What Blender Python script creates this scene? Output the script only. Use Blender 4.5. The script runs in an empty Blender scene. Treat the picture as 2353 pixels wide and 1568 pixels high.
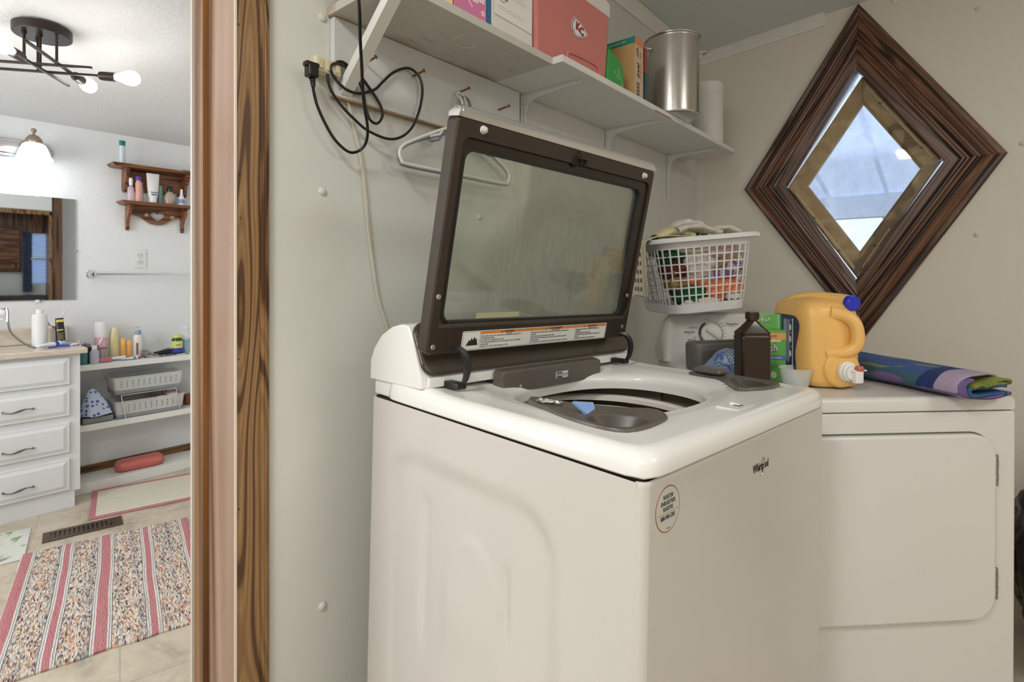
import bpy, bmesh, random
from math import *
from mathutils import Vector as V, Matrix as MX, noise
random.seed(7)
SC = bpy.context.scene
C = SC.collection
R = radians

# ------------------------------------------------------------------ camera, world, lights, exposure
FPX, CX, HZ, CH = 1240.0, 1176.5, 635.0, 1.216
cam_d = bpy.data.cameras.new('camera'); cam = bpy.data.objects.new('camera', cam_d); C.objects.link(cam)
cam_d.sensor_width = 36; cam_d.lens = FPX / 2353 * 36; cam_d.shift_y = -(784 - HZ) / 2353
cam_d.clip_start = .02
cam.location = (0, 0, CH); cam.rotation_euler = (R(90), 0, R(-50))
SC.camera = cam
SC.view_settings.view_transform = 'Standard'; SC.view_settings.look = 'None'
SC.view_settings.gamma = 1; SC.view_settings.use_curve_mapping = False
SC.view_settings.exposure = -0.13
w = bpy.data.worlds.new('sky'); SC.world = w; w.use_nodes = True
bgn = w.node_tree.nodes['Background']
bgn.inputs[0].default_value = (.66, .78, 1, 1); bgn.inputs[1].default_value = 2.0

def area(name, loc, rot, sx, sy, e, col=(1, 1, 1)):
    d = bpy.data.lights.new(name, 'AREA'); d.shape = 'RECTANGLE'; d.size = sx; d.size_y = sy; d.energy = e; d.color = col
    o = bpy.data.objects.new(name, d); C.objects.link(o); o.location = loc; o.rotation_euler = rot
    return o
def point(name, loc, e, r=.05, col=(1, 1, 1)):
    d = bpy.data.lights.new(name, 'POINT'); d.energy = e; d.shadow_soft_size = r; d.color = col
    o = bpy.data.objects.new(name, d); C.objects.link(o); o.location = loc
    return o
area('laundry_ceiling_lamp', (-.55, .30, 2.40), (0, 0, 0), .40, .40, 30, (1, .985, .965))
area('hall_fill_light', (-1.2, -1.2, 2.5), (0, 0, 0), .9, .9, 22, (1, .98, .955))  # unseen fill added behind the camera, no fitting there
area('left_fill_light', (-4.4, -.7, 1.5), (R(90), 0, R(-84)), 2.4, 1.8, 36, (.95, .975, 1))  # unseen fill added on the left; that wall has no window
area('hall_fill_light', (1.1, -1.9, 2.52), (0, 0, 0), .8, .8, 24, (1, .98, .955))  # second unseen fill, added to brighten the right wall and dryer front
area('porch_daylight', (4.6, .2, 1.15), (0, R(100), 0), 1.2, 1.8, 34, (.60, .72, 1))

# ------------------------------------------------------------------ where a pixel of the photo meets a plane of the room
FW = V((cos(R(40)), sin(R(40)), 0)); RT = V((sin(R(40)), -cos(R(40)), 0))
def ray(px, py): return FW + RT * ((px - CX) / FPX) + V((0, 0, (HZ - py) / FPX))
def pY(px, py, y): d = ray(px, py); return V((0, 0, CH)) + d * (y / d.y)
def pX(px, py, x): d = ray(px, py); return V((0, 0, CH)) + d * (x / d.x)
def pZ(px, py, z): d = ray(px, py); return V((0, 0, CH)) + d * ((z - CH) / d.z)

# ------------------------------------------------------------------ materials
def lin(c): return tuple(((v / 255) / 12.92 if v <= 10 else ((v / 255 + .055) / 1.055) ** 2.4) for v in c) + (1,)
class N:
    def __init__(s, name):
        s.m = bpy.data.materials.new(name); s.m.use_nodes = True; s.t = s.m.node_tree
        s.p = s.t.nodes['Principled BSDF']; s.out = s.t.nodes['Material Output']
    def n(s, typ, **k):
        o = s.t.nodes.new('ShaderNode' + typ)
        for a, b in k.items(): setattr(o, a, b)
        return o
    def l(s, a, b): s.t.links.new(a, b)
    def co(s, scale=(1, 1, 1), rot=(0, 0, 0), kind='Object'):
        tc = s.n('TexCoord'); mp = s.n('Mapping'); mp.inputs['Scale'].default_value = scale; mp.inputs['Rotation'].default_value = rot
        s.l(tc.outputs[kind], mp.inputs[0]); return mp.outputs[0]
    def noise(s, scale, detail=3, co=None, rough=.5, dist=0):
        n = s.n('TexNoise'); n.inputs['Scale'].default_value = scale; n.inputs['Detail'].default_value = detail
        n.inputs['Roughness'].default_value = rough; n.inputs['Distortion'].default_value = dist
        s.l(co or s.co(), n.inputs['Vector']); return n.outputs['Fac']
    def ramp(s, fac, stops, interp='LINEAR'):
        r = s.n('ValToRGB'); r.color_ramp.interpolation = interp; e = r.color_ramp.elements
        while len(e) < len(stops): e.new(.5)
        for i, (p, c) in enumerate(stops): e[i].position = p; e[i].color = c if len(c) == 4 else lin(c)
        s.l(fac, r.inputs[0]); return r.outputs[0]
    def mix(s, f, a, b, mode='MIX'):
        m = s.n('Mix', data_type='RGBA', blend_type=mode)
        for i, x in ((0, f), (6, a), (7, b)):
            if hasattr(x, 'is_linked'): s.l(x, m.inputs[i])
            else: m.inputs[i].default_value = x if i == 0 else (x if len(x) == 4 else lin(x))
        return m.outputs[2]
    def math(s, op, a, b=0):
        m = s.n('Math', operation=op)
        for i, x in enumerate((a, b)):
            if hasattr(x, 'is_linked'): s.l(x, m.inputs[i])
            else: m.inputs[i].default_value = x
        return m.outputs[0]
    def xyz(s, co=None):
        x = s.n('SeparateXYZ'); s.l(co or s.co(), x.inputs[0]); return x.outputs
    def col(s, c):
        if hasattr(c, 'is_linked'): s.l(c, s.p.inputs['Base Color'])
        else: s.p.inputs['Base Color'].default_value = lin(c)
    def bump(s, h, strength=.2, dist=.002):
        b = s.n('Bump'); b.inputs['Strength'].default_value = strength; b.inputs['Distance'].default_value = dist
        s.l(h, b.inputs['Height']); s.l(b.outputs[0], s.p.inputs['Normal'])
    def set(s, rough=.5, metal=0, **k):
        s.p.inputs['Roughness'].default_value = rough; s.p.inputs['Metallic'].default_value = metal
        for a, b in k.items(): s.p.inputs[a.replace('_', ' ')].default_value = b
        return s.m
_mc = {}
def mat(c, rough=.45, metal=0, var=0, bs=0, bst=.15, alpha=1, em=0, trans=0, vs=6):
    """a plain material with a little colour variation (var) and fine relief (bs = its scale)"""
    key = (tuple(c), rough, metal, var, bs, bst, alpha, em, trans, vs)
    if key in _mc: return _mc[key]
    n = N('finish_%d_%d_%d' % tuple(c))
    if var:
        f = n.noise(vs, 4)
        n.col(n.mix(f, tuple(max(0, v * (1 - var)) for v in c), tuple(min(255, v * (1 + var)) for v in c)))
    else: n.col(c)
    if bs: n.bump(n.noise(bs, 3), bst)
    n.set(rough, metal)
    if alpha < 1: n.p.inputs['Alpha'].default_value = alpha
    if trans: n.p.inputs['Transmission Weight'].default_value = trans
    if em: n.p.inputs['Emission Color'].default_value = lin(c); n.p.inputs['Emission Strength'].default_value = em
    _mc[key] = n.m
    return n.m

def wall_mat(name, c, c2, scale, strength, dirt=0):
    n = N(name)
    a = n.mix(n.noise(1.3, 4), c, c2)
    if dirt:
        a = n.mix(n.ramp(n.noise(2.1, 6, rough=.7), [(.58, (0, 0, 0, 1)), (.78, (dirt, dirt, dirt, 1))]), a, (176, 158, 128))
    n.col(a); n.bump(n.math('ADD', n.noise(scale, 3), n.math('MULTIPLY', n.noise(scale * 4, 2), .4)), strength, .003)
    return n.set(.62)
def wood_mat(name, dark, mid, light, s=(14, 14, 1.1), rough=.42, k=60, grain=.5, rot=(0, 0, 0), w_=.5):
    """growth-ring lines are the contours of a noise field drawn out along the grain"""
    n = N(name)
    f1 = n.noise(1, 1.2, n.co(s, rot), .4)
    v = n.math('SINE', n.math('MULTIPLY', f1, k))
    base = n.ramp(n.math('ADD', n.math('MULTIPLY', v, .5), .5), [(0, dark), (w_ * .3, dark), (w_ * .8, mid), (.78, light), (1, mid)])
    fine = n.noise(6, 4, n.co((s[0] * 6, s[1] * 6, s[2] * 1.2), rot), .6)
    n.col(n.mix(n.ramp(fine, [(.3, (grain, grain, grain, 1)), (.62, (0, 0, 0, 1))]), base, dark))
    n.bump(fine, .12, .001)
    return n.set(rough)

M = {}
M['wall'] = wall_mat('painted_panelling', (205, 206, 198), (213, 213, 205), 45, .05, .18)
M['wall_warm'] = wall_mat('cream_panelling', (216, 208, 194), (222, 215, 202), 60, .05, .35)
M['stucco'] = wall_mat('orange_peel_wall', (224, 226, 226), (230, 231, 230), 38, .55)
M['ceil'] = wall_mat('painted_ceiling', (212, 218, 220), (220, 225, 226), 50, .08)
M['stipple'] = wall_mat('stippled_ceiling', (214, 214, 212), (222, 222, 220), 42, .8)
M['white_wood'] = mat((222, 221, 214), .5, var=.03, bs=60, bst=.08, vs=14)
M['white'] = mat((228, 227, 221), .35)
M['oak'] = wood_mat('golden_oak', (80, 50, 26), (136, 100, 60), (158, 122, 80), (13, 13, 1.25), .4, 66, .45, w_=.26)
M['fir'] = wood_mat('pale_fir', (118, 88, 68), (148, 116, 94), (164, 136, 116), (7, 7, .35), .16, 22, .12, w_=.2)
M['fir_warm'] = wood_mat('amber_fir', (96, 62, 32), (128, 86, 46), (146, 100, 56), (9, 9, .45), .35, 20, .2)
M['dark_case'] = wood_mat('dark_walnut', (50, 31, 22), (100, 66, 47), (138, 98, 72), (16, 16, .9), .33, 34, .65, w_=.35)
M['sash'] = wood_mat('worn_sash', (122, 100, 70), (168, 144, 104), (188, 164, 124), (8, 6, 6), .5, 14, .3, w_=.2)
M['bead'] = mat((196, 176, 134), .5, var=.1, vs=30)
M['shelf_oak'] = wood_mat('pine_shelf', (78, 42, 22), (126, 78, 46), (146, 96, 60), (1.5, 16, 16), .35, 30, .3)
M['chrome'] = mat((225, 225, 228), .1, 1)
M['steel'] = None
M['black'] = mat((22, 20, 20), .35)
M['black_rub'] = mat((30, 28, 26), .45)
M['dark_bronze'] = mat((52, 42, 36), .38, .5)

# ------------------------------------------------------------------ mesh builder
def T(x=0, y=0, z=0): return MX.Translation((x, y, z))
def RZ(a): return MX.Rotation(a, 4, 'Z')
def RX(a): return MX.Rotation(a, 4, 'X')
def RY(a): return MX.Rotation(a, 4, 'Y')
def frame(o, x, y):
    """matrix with origin o, x axis along x, y near y"""
    x = V(x).normalized(); z = x.cross(V(y)).normalized(); y = z.cross(x)
    m = MX((x, y, z)).transposed().to_4x4(); m.translation = V(o); return m
def cr(pts, k=6, closed=False):
    """Catmull-Rom through the points"""
    P = [V(p) for p in pts]; n = len(P); out = []
    rng = range(n if closed else n - 1)
    for i in rng:
        if closed: a, b, c, d = P[(i - 1) % n], P[i], P[(i + 1) % n], P[(i + 2) % n]
        else: a, b, c, d = P[max(i - 1, 0)], P[i], P[i + 1], P[min(i + 2, n - 1)]
        for j in range(k):
            t = j / k
            out.append(.5 * (2 * b + (c - a) * t + (2 * a - 5 * b + 4 * c - d) * t * t + (3 * b - a - 3 * c + d) * t ** 3))
    if not closed: out.append(P[-1])
    return out
def rrect(w, h, r, n=5, cx=0, cy=0):
    o = []
    for sx, sy, a0 in ((1, 1, 0), (-1, 1, 90), (-1, -1, 180), (1, -1, 270)):
        for i in range(n + 1):
            a = R(a0 + 90 * i / n); o.append((cx + sx * (w / 2 - r) + r * cos(a), cy + sy * (h / 2 - r) + r * sin(a)))
    return o
class B:
    def __init__(s): s.b = bmesh.new()
    def join(s, t, mx=None):
        if mx is not None: t.transform(mx)
        me = bpy.data.meshes.new('t'); t.to_mesh(me); t.free(); s.b.from_mesh(me); bpy.data.meshes.remove(me); return s
    def raw(s, vs, fs, mx=None):
        t = bmesh.new(); q = [t.verts.new(v) for v in vs]
        for f in fs:
            try: t.faces.new([q[i] for i in f])
            except ValueError: pass
        return s.join(t, mx)
    def box(s, x0, x1, y0, y1, z0, z1, bev=0, seg=2, mx=None):
        t = bmesh.new(); bmesh.ops.create_cube(t, size=1)
        bmesh.ops.scale(t, vec=(x1 - x0, y1 - y0, z1 - z0), verts=t.verts)
        bmesh.ops.translate(t, vec=((x0 + x1) / 2, (y0 + y1) / 2, (z0 + z1) / 2), verts=t.verts)
        if bev: bmesh.ops.bevel(t, geom=t.edges[:] + t.verts[:], offset=bev, segments=seg, profile=.5, affect='EDGES', clamp_overlap=True)
        return s.join(t, mx)
    def loft(s, rings, caps=True, closed=True, mx=None):
        n = len(rings[0]); vs = [p for r in rings for p in r]; fs = []
        for i in range(len(rings) - 1):
            for j in range(n if closed else n - 1):
                k = (j + 1) % n; fs.append((i * n + j, i * n + k, (i + 1) * n + k, (i + 1) * n + j))
        if caps: fs.append(tuple(range(n))[::-1]); fs.append(tuple((len(rings) - 1) * n + j for j in range(n)))
        return s.raw(vs, fs, mx)
    def lathe(s, prof, n=24, mx=None, caps=True):
        rings = [[(r * cos(2 * pi * j / n), r * sin(2 * pi * j / n), z) for j in range(n)] for r, z in prof]
        return s.loft(rings, caps, True, mx)
    def cyl(s, a, b, r, r2=None, n=12):
        a, b = V(a), V(b); d = b - a; x = d.orthogonal()
        m = frame(a, x, d.cross(x)); 
        return s.lathe([(r, 0), (r if r2 is None else r2, d.length)], n, m)
    def tube(s, pts, r, n=8, closed=False, sx=1, up=None):
        P = [V(p) for p in pts]; rings = []; m = len(P)
        t0 = (P[1] - P[0]).normalized(); nn = V(up) if up else t0.orthogonal(); 
        for i, p in enumerate(P):
            a = P[(i - 1) % m] if (i or closed) else p; b = P[(i + 1) % m] if (i < m - 1 or closed) else p
            t = (b - a).normalized(); nn = (nn - t * nn.dot(t)).normalized(); bn = t.cross(nn)
            rr = r(i / (m - 1)) if callable(r) else r
            rings.append([p + (nn * cos(2 * pi * j / n) * rr * sx + bn * sin(2 * pi * j / n) * rr) for j in range(n)])
        if closed: rings.append(rings[0]); s.loft(rings, False)
        else: s.loft(rings)
        return s
    def prism(s, poly, z0, z1, bev=0, mx=None, seg=2):
        t = bmesh.new(); f = t.faces.new([t.verts.new((x, y, z0)) for x, y in poly])
        g = bmesh.ops.extrude_face_region(t, geom=[f]); bmesh.ops.translate(t, vec=(0, 0, z1 - z0), verts=[v for v in g['geom'] if isinstance(v, bmesh.types.BMVert)])
        if bev:
            top = [e for e in t.edges if abs(e.verts[0].co.z - z1) < 1e-7 and abs(e.verts[1].co.z - z1) < 1e-7]
            bmesh.ops.bevel(t, geom=top, offset=bev, segments=seg, profile=.5, affect='EDGES', clamp_overlap=True)
        return s.join(t, mx)
    def sheet(s, f, nu, nv, th=0, mx=None):
        """f(u,v) -> point; th gives it thickness"""
        P = [[V(f(i / nu, j / nv)) for j in range(nv + 1)] for i in range(nu + 1)]
        vs = [p for r in P for p in r]; W = nv + 1
        fs = [(i * W + j, (i + 1) * W + j, (i + 1) * W + j + 1, i * W + j + 1) for i in range(nu) for j in range(nv)]
        if th:
            def nr(i, j):
                a = P[min(i + 1, nu)][j] - P[max(i - 1, 0)][j]; b = P[i][min(j + 1, nv)] - P[i][max(j - 1, 0)]
                return a.cross(b).normalized()
            k = len(vs); vs = vs + [P[i][j] - nr(i, j) * th for i in range(nu + 1) for j in range(nv + 1)]
            fs = fs + [tuple(q + k for q in f_[::-1]) for f_ in fs]
            for i in range(nu):
                fs.append((i * W, i * W + k, (i + 1) * W + k, (i + 1) * W)); a = i * W + nv; b = (i + 1) * W + nv; fs.append((a, b, b + k, a + k))
            for j in range(nv):
                fs.append((j, j + 1, j + 1 + k, j + k)); a = nu * W + j; fs.append((a, a + k, a + 1 + k, a + 1))
        return s.raw(vs, fs, mx)
    def ball(s, c, rx, ry=None, rz=None, n=14, mx=None):
        t = bmesh.new(); bmesh.ops.create_uvsphere(t, u_segments=n, v_segments=max(6, n // 2), radius=1)
        bmesh.ops.scale(t, vec=(rx, ry or rx, rz or rx), verts=t.verts); bmesh.ops.translate(t, vec=c, verts=t.verts)
        return s.join(t, mx)
    def obj(s, name, m, parent=None, sm=.6, nrm=True, mx=None):
        if nrm: bmesh.ops.recalc_face_normals(s.b, faces=s.b.faces)
        for f in s.b.faces: f.smooth = True
        for e in s.b.edges:
            if len(e.link_faces) != 2 or e.calc_face_angle(0) > sm: e.smooth = False
        me = bpy.data.meshes.new(name); s.b.to_mesh(me); s.b.free(); me.materials.append(m)
        o = bpy.data.objects.new(name, me); C.objects.link(o)
        if parent: o.parent = parent
        if mx is not None: o.matrix_local = mx
        if 5 < len(me.polygons) < 20000:
            wn = o.modifiers.new('even_shading', 'WEIGHTED_NORMAL'); wn.keep_sharp = True
        return o
def tag(o, label=None, cat=None, group=None, kind=None):
    for k, v in (('label', label), ('category', cat), ('group', group), ('kind', kind)):
        if v: o[k] = v
    return o
def thing(name, label, cat, mx=None, group=None):
    o = bpy.data.objects.new(name, None); C.objects.link(o); o.empty_display_size = .05
    if mx is not None: o.matrix_world = mx
    return tag(o, label, cat, group)
def struct(name, b, m, parent=None, **k):
    o = b.obj(name, m, parent, **k)
    if not parent: o['kind'] = 'structure'
    return o
def sempty(name, mx=None):
    o = bpy.data.objects.new(name, None); C.objects.link(o); o['kind'] = 'structure'
    if mx is not None: o.matrix_world = mx
    return o
def text(body, size, m, parent, mx, name='lettering', th=.0002, bold=0, ax='CENTER', sx=1, shear=0, sp=1):
    cu = bpy.data.curves.new('t', 'FONT'); cu.body = body; cu.size = size; cu.extrude = th / 2; cu.offset = bold * size
    cu.align_x = ax; cu.align_y = 'CENTER'; cu.resolution_u = 2; cu.shear = shear; cu.space_character = sp
    o = bpy.data.objects.new('t', cu); C.objects.link(o)
    me = bpy.data.meshes.new_from_object(o.evaluated_get(bpy.context.evaluated_depsgraph_get()))
    bpy.data.objects.remove(o); bpy.data.curves.remove(cu)
    me.name = name; me.materials.clear(); me.materials.append(m)
    if sx != 1: me.transform(MX.Diagonal((sx, 1, 1, 1)))
    q = bpy.data.objects.new(name, me); C.objects.link(q); q.parent = parent; q.matrix_local = mx
    return q
# ================================================================== THE SETTING
YA, XB, YI, YC = 1.11, 2.89, 1.25, 3.98
def floor_mat():
    n = N('marbled_vinyl_floor'); co = n.co((1, 1, 1), (0, 0, R(14)))
    a = n.ramp(n.noise(5, 8, co, .65, .8), [(.3, (146, 140, 128)), (.45, (186, 174, 154)), (.6, (204, 192, 172)), (.75, (178, 180, 176))])
    a = n.mix(n.ramp(n.noise(16, 6, co, .7, 1.5), [(.5, (0, 0, 0, 1)), (.7, (.6, .6, .6, 1))]), a, (214, 200, 176))
    br = n.n('TexBrick'); br.offset = 0; br.inputs['Scale'].default_value = 1; br.inputs['Mortar Size'].default_value = .003
    br.inputs['Brick Width'].default_value = .33; br.inputs['Row Height'].default_value = .33; n.l(co, br.inputs['Vector'])
    a = n.mix(n.math('MULTIPLY', br.outputs['Fac'], .35), a, (130, 122, 110))
    n.col(a); return n.set(.33)
struct('floor', B().box(-4.6, 3.2, -2.6, 4.2, -.06, 0), floor_mat())
# back wall of the laundry with the bathroom doorway in it
DX0, DX1, DZ = -.30, .461, 2.05
wb = B()
for a in ((-4.6, DX0, YA, YI, 0, 2.62), (DX1 + .02, 3.0, YA, YI, 0, 2.62), (DX0, DX1 + .02, YA, YI, DZ, 2.62)): wb.box(*a)
wall_back = struct('wall_back', wb, M['wall'])
# right wall with the diamond opening
OUT = [(.369, 2.448), (-.129, 1.702), (.349, .935), (.862, 1.658)]     # outer corners of the casing: top, right, bottom, left (y, z)
INN = [(.377, 2.158), (.066, 1.697), (.381, 1.196), (.678, 1.660)]
def lerp2(k, t): return (OUT[k][0] + (INN[k][0] - OUT[k][0]) * t, OUT[k][1] + (INN[k][1] - OUT[k][1]) * t)
def wall_hole(x0, x1, hole, mt, name):
    t = bmesh.new(); outer = [(1.25, -.0), (-2.6, 0), (-2.6, 2.9), (1.25, 2.9)]
    es = []
    for poly in (outer, hole):
        q = [t.verts.new((x0, y, z)) for y, z in poly]
        es += [t.edges.new((q[i], q[(i + 1) % len(q)])) for i in range(len(q))]
    bmesh.ops.triangle_fill(t, use_beauty=True, use_dissolve=False, edges=es)
    g = bmesh.ops.extrude_face_region(t, geom=t.faces[:])
    bmesh.ops.translate(t, vec=(x1 - x0, 0, 0), verts=[v for v in g['geom'] if isinstance(v, bmesh.types.BMVert)])
    b = B(); b.join(t); return struct(name, b, mt)
wall_right = wall_hole(XB, XB + .11, [lerp2(k, .96) for k in range(4)], M['wall_warm'], 'wall_right')
struct('wall_front', B().box(-4.6, 3.0, -2.7, -2.6, 0, 2.9), M['wall_warm'])
struct('wall_left', B().box(-4.7, -4.6, -2.6, YA, 0, 2.9), M['wall'])
def slope(x0, x1, y0, z0, y1, z1, th, mt, name):
    return struct(name, B().raw([(x0, y0, z0), (x1, y0, z0), (x1, y1, z1), (x0, y1, z1), (x0, y0, z0 + th), (x1, y0, z0 + th), (x1, y1, z1 + th), (x0, y1, z1 + th)],
        [(0, 1, 2, 3), (4, 5, 6, 7), (0, 1, 5, 4), (1, 2, 6, 5), (2, 3, 7, 6), (3, 0, 4, 7)]), mt)
slope(-4.7, 3.0, -2.7, 2.402 + .072 * 3.81, YA + .002, 2.402, .06, M['ceil'], 'ceiling')
slope(-1.4, 1.75, YI - .002, 2.385, YC + .1, 2.085 - .01, .05, M['stipple'], 'ceiling')
struct('wall_bathroom_back', B().box(-1.4, 1.75, YC, YC + .1, 0, 2.2), M['stucco'])
struct('wall_bathroom_left', B().box(-1.4, -1.3, YI, YC, 0, 2.45), M['stucco'])
struct('wall_bathroom_right', B().box(1.6, 1.7, YI, YC, 0, 2.45), M['stucco'])
struct('wall_bathroom_front', B().box(DX1 + .02, 1.75, YI, YI + .012, 0, 2.38), M['stucco'])
# crown mouldings, corner bead, joint strip
def crown(name, a, b, inward, up):
    a, b = V(a), V(b); d = (b - a).normalized(); inward, up = V(inward), V(up)
    prof = [(0, 0), (.034, 0), (.034, -.006), (.026, -.012), (.012, -.034), (.007, -.046), (.007, -.052), (0, -.052)]
    return struct(name, B().loft([[p + inward * u + up * v for u, v in prof] for p in (a, b)]), M['white_wood'])
crown('trim_1', (.53, YA, 2.402), (XB, YA, 2.402), (0, -1, 0), (0, 0, 1))
crown('trim_2', (XB, YA, 2.402), (XB, .50, 2.402 + .072 * .61), (-1, 0, 0), (0, 0, 1))
crown('trim_2', (XB, .24, 2.402 + .072 * .87), (XB, -1.6, 2.402 + .072 * 2.71), (-1, 0, 0), (0, 0, 1))
struct('trim_3', B().box(XB - .022, XB, YA - .004, YA, .05, 2.36, .0015).box(XB - .004, XB, YA - .022, YA, .05, 2.36, .0015), mat((214, 213, 206), .5))
struct('trim_4', B().box(1.336, 1.348, YA - .003, YA, .05, 1.79, .001), mat((200, 201, 193), .5))
struct('baseboard_right', B().box(XB - .012, XB, -2.6, YA, 0, .08, .003), M['dark_case'])
struct('baseboard_bathroom', B().box(.76, 1.6, YC - .012, YC, .0, .098, .002), wood_mat('oak_base', (70, 44, 22), (120, 84, 46), (138, 100, 60), (1.5, 16, 16), .4, 30, .3))
# screw caps on the panelling
cap_m = mat((206, 204, 192), .45)
def cap(p, nrm, parent, r=.0095):
    n = V(nrm); x = n.orthogonal(); m = frame(p, x, n.cross(x))
    B().lathe([(r, -.002), (r, .001), (r * .8, .004), (r * .4, .0055), (.0005, .006)], 14, m).obj('screw_cap', cap_m, parent)
for q in ((741, 41), (741, 440), (741, 1393), (1101, 499), (1437, 553)): cap(pY(*q, YA), (0, -1, 0), wall_back)
for q in ((2247, 20), (2244, 540), (2350, 330)): cap(pX(*q, XB), (-1, 0, 0), wall_right)

# ------------------------------------------------------------------ doorway: jamb, stop, beads and oak casing
door = sempty('door_1')
YJ0, YJ1 = YA - .016, YI + .024
for sx, x in ((1, DX1), (-1, DX0)):
    B().box(min(x, x + sx * .02), max(x, x + sx * .02), YA - .0005, YJ1, 0, DZ, .0005).box(min(x, x + sx * .0018), max(x, x + sx * .0018), YJ0, YA - .0005, 0, DZ).obj('jamb', M['fir'], door)
    B().box(min(x - sx * .012, x), max(x - sx * .012, x), YI - .028, YJ1 - .010, 0, DZ - .012, .0015).obj('door_stop', M['fir_warm'], door)
B().box(DX0, DX1, YJ0, YJ1, DZ, DZ + .02).obj('head_jamb', M['fir'], door)
B().box(DX1 - .0016, DX1 + .003, YJ0 - .0012, YJ0 + .002, 0, DZ, .0005).obj('bead', mat((216, 204, 188), .3), door)
B().box(DX1 - .0165, DX1 + .02, YJ1 - .006, YJ1 + .003, 0, DZ, .001).obj('bead', mat((206, 194, 180), .35), door)
# moulded casing: profile across its width (x from the opening, proud of the wall)
prof = [(0, 0), (0, .012), (.002, .015), (.040, .0165), (.0445, .0165), (.046, .0140), (.048, .0140), (.0495, .0165), (.055, .0165), (.0565, .0148), (.058, .0165), (.065, .0145), (.068, .011), (.069, .006), (.069, 0)]
for x, sx in ((DX1 + .0020, 1), (DX0 - .0020, -1)):
    B().loft([[(x + sx * a, YA - b, z) for a, b in prof] for z in (0, DZ + .07)]).obj('casing', M['oak'], door, sm=.3)
B().loft([[(x, YA - b, DZ + .001 + a) for a, b in prof] for x in (DX0, DX1)]).obj('casing', M['oak'], door, sm=.3)
for z, px in ((1.72, 548), (1.42, 549), (1.333, 552), (1.05, 548), (.75, 549)):
    p = pY(px, 635 - (z - CH) * 1150, YJ0 - .0008); B().lathe([(.0014, 0), (.0012, .0012)], 8, frame(p, (1, 0, 0), (0, 0, 1))).obj('nail_hole', M['black'], door)

# ------------------------------------------------------------------ diamond window
win = sempty('window_1')
pr = [(0, 0), (0, .018), (.05, .022), (.13, .021), (.17, .017), (.21, .020), (.27, .030), (.33, .034), (.38, .031), (.40, .024), (.44, .023), (.47, .030), (.52, .032), (.56, .027),
      (.585, .018), (.62, .018), (.65, .023), (.70, .022), (.74, .014), (.78, .012), (.96, .012), (1.0, .010), (1.0, -.055)]
side_names = ('upper right', 'lower right', 'lower left', 'upper left')
for k in range(4):
    j = (k + 1) % 4; ra = []; n_ = 14
    for t_, h in pr:
        a, b = lerp2(k, t_), lerp2(j, t_)
        if t_ == 0: pass
        row = []
        for i in range(n_ + 1):
            s_ = i / n_; y, z = a[0] + (b[0] - a[0]) * s_, a[1] + (b[1] - a[1]) * s_
            g = .0015 * noise.noise(V((y * 9, z * 9, t_ * 3 + k))) if 0 < t_ < 1 else (.004 * noise.noise(V((y * 30, z * 30, k))) if t_ == 0 else 0)
            row.append((XB - h - g, y, z))
        ra.append(row)
    d = V((0, b[0] - a[0], b[1] - a[1]))
    m_ = M['dark_case'].copy(); ang = atan2(d.z, d.y)
    for q in [q for q in m_.node_tree.nodes if q.type == 'MAPPING']:
        q.vector_type = 'POINT'; s0 = q.inputs['Scale'].default_value[:]; nt = m_.node_tree; r_ = nt.nodes.new('ShaderNodeVectorRotate'); r_.rotation_type = 'X_AXIS'
        r_.inputs['Angle'].default_value = R(90) - ang; src = q.inputs[0].links[0].from_socket; nt.links.new(src, r_.inputs[0]); nt.links.new(r_.outputs[0], q.inputs[0])
    B().loft(ra, caps=False, closed=False).obj('casing', m_, win, sm=.5)
# sash: four rails, glazing bead, glass
XS = XB + .052
SO = [(.366, 2.150), (.070, 1.706), (.380, 1.198), (.678, 1.662)]
SO = [(y, z) for y, z in ((.362, 2.132), (.079, 1.712), (.379, 1.210), (.672, 1.657))]
SI = [(.360, 2.010), (.150, 1.686), (.374, 1.331), (.586, 1.656)]
def lq(a, b, t): return (a[0] + (b[0] - a[0]) * t, a[1] + (b[1] - a[1]) * t)
for k in range(4):
    j = (k + 1) % 4; prf = [(-.08, .012), (0, .0), (.04, 0), (.80, .001), (.86, .006), (.93, .008), (1, .016), (1, .03), (-.08, .03)]
    rows = [[(XS + h, *lq(SO[k], SI[k], t_)) for t_, h in prf], [(XS + h, *lq(SO[j], SI[j], t_)) for t_, h in prf]]
    gap = .004 if True else 0
    q0 = [tuple(V(a).lerp(V(b), gap)) for a, b in zip(*rows)]; q1 = [tuple(V(b).lerp(V(a), gap)) for a, b in zip(*rows)]
    B().loft([q0, q1]).obj('sash_rail', M['sash'], win)
for k, t0, t1 in ((0, .06, .96), (2, .05, .93), (1, .02, .40)):
    j = (k + 1) % 4; a, b = SO[k], SO[j]; p0, p1 = lq(a, b, t0), lq(a, b, t1); q0, q1 = lq(SI[k], SI[j], t0), lq(SI[k], SI[j], t1)
    if k == 1: p0, p1 = lq(b, a, .06), lq(b, a, .42); q0, q1 = lq(SI[j], SI[k], .06), lq(SI[j], SI[k], .42)
    i0, i1 = lq(p0, q0, .26 if k != 1 else .20), lq(p1, q1, .26 if k != 1 else .20)
    p0, q0_, p1, q1_ = lq(p0, q0, .10), q0, lq(p1, q1, .10), q1
    B().raw([(XS - .006, *p0), (XS - .006, *p1), (XS - .006, *i1), (XS - .006, *i0), (XS + .002, *p0), (XS + .002, *p1), (XS + .002, *i1), (XS + .002, *i0)],
            [(0, 1, 2, 3), (0, 1, 5, 4), (1, 2, 6, 5), (2, 3, 7, 6), (3, 0, 4, 7), (4, 5, 6, 7)]).obj('stop_strip', M['bead'], win)
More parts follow.
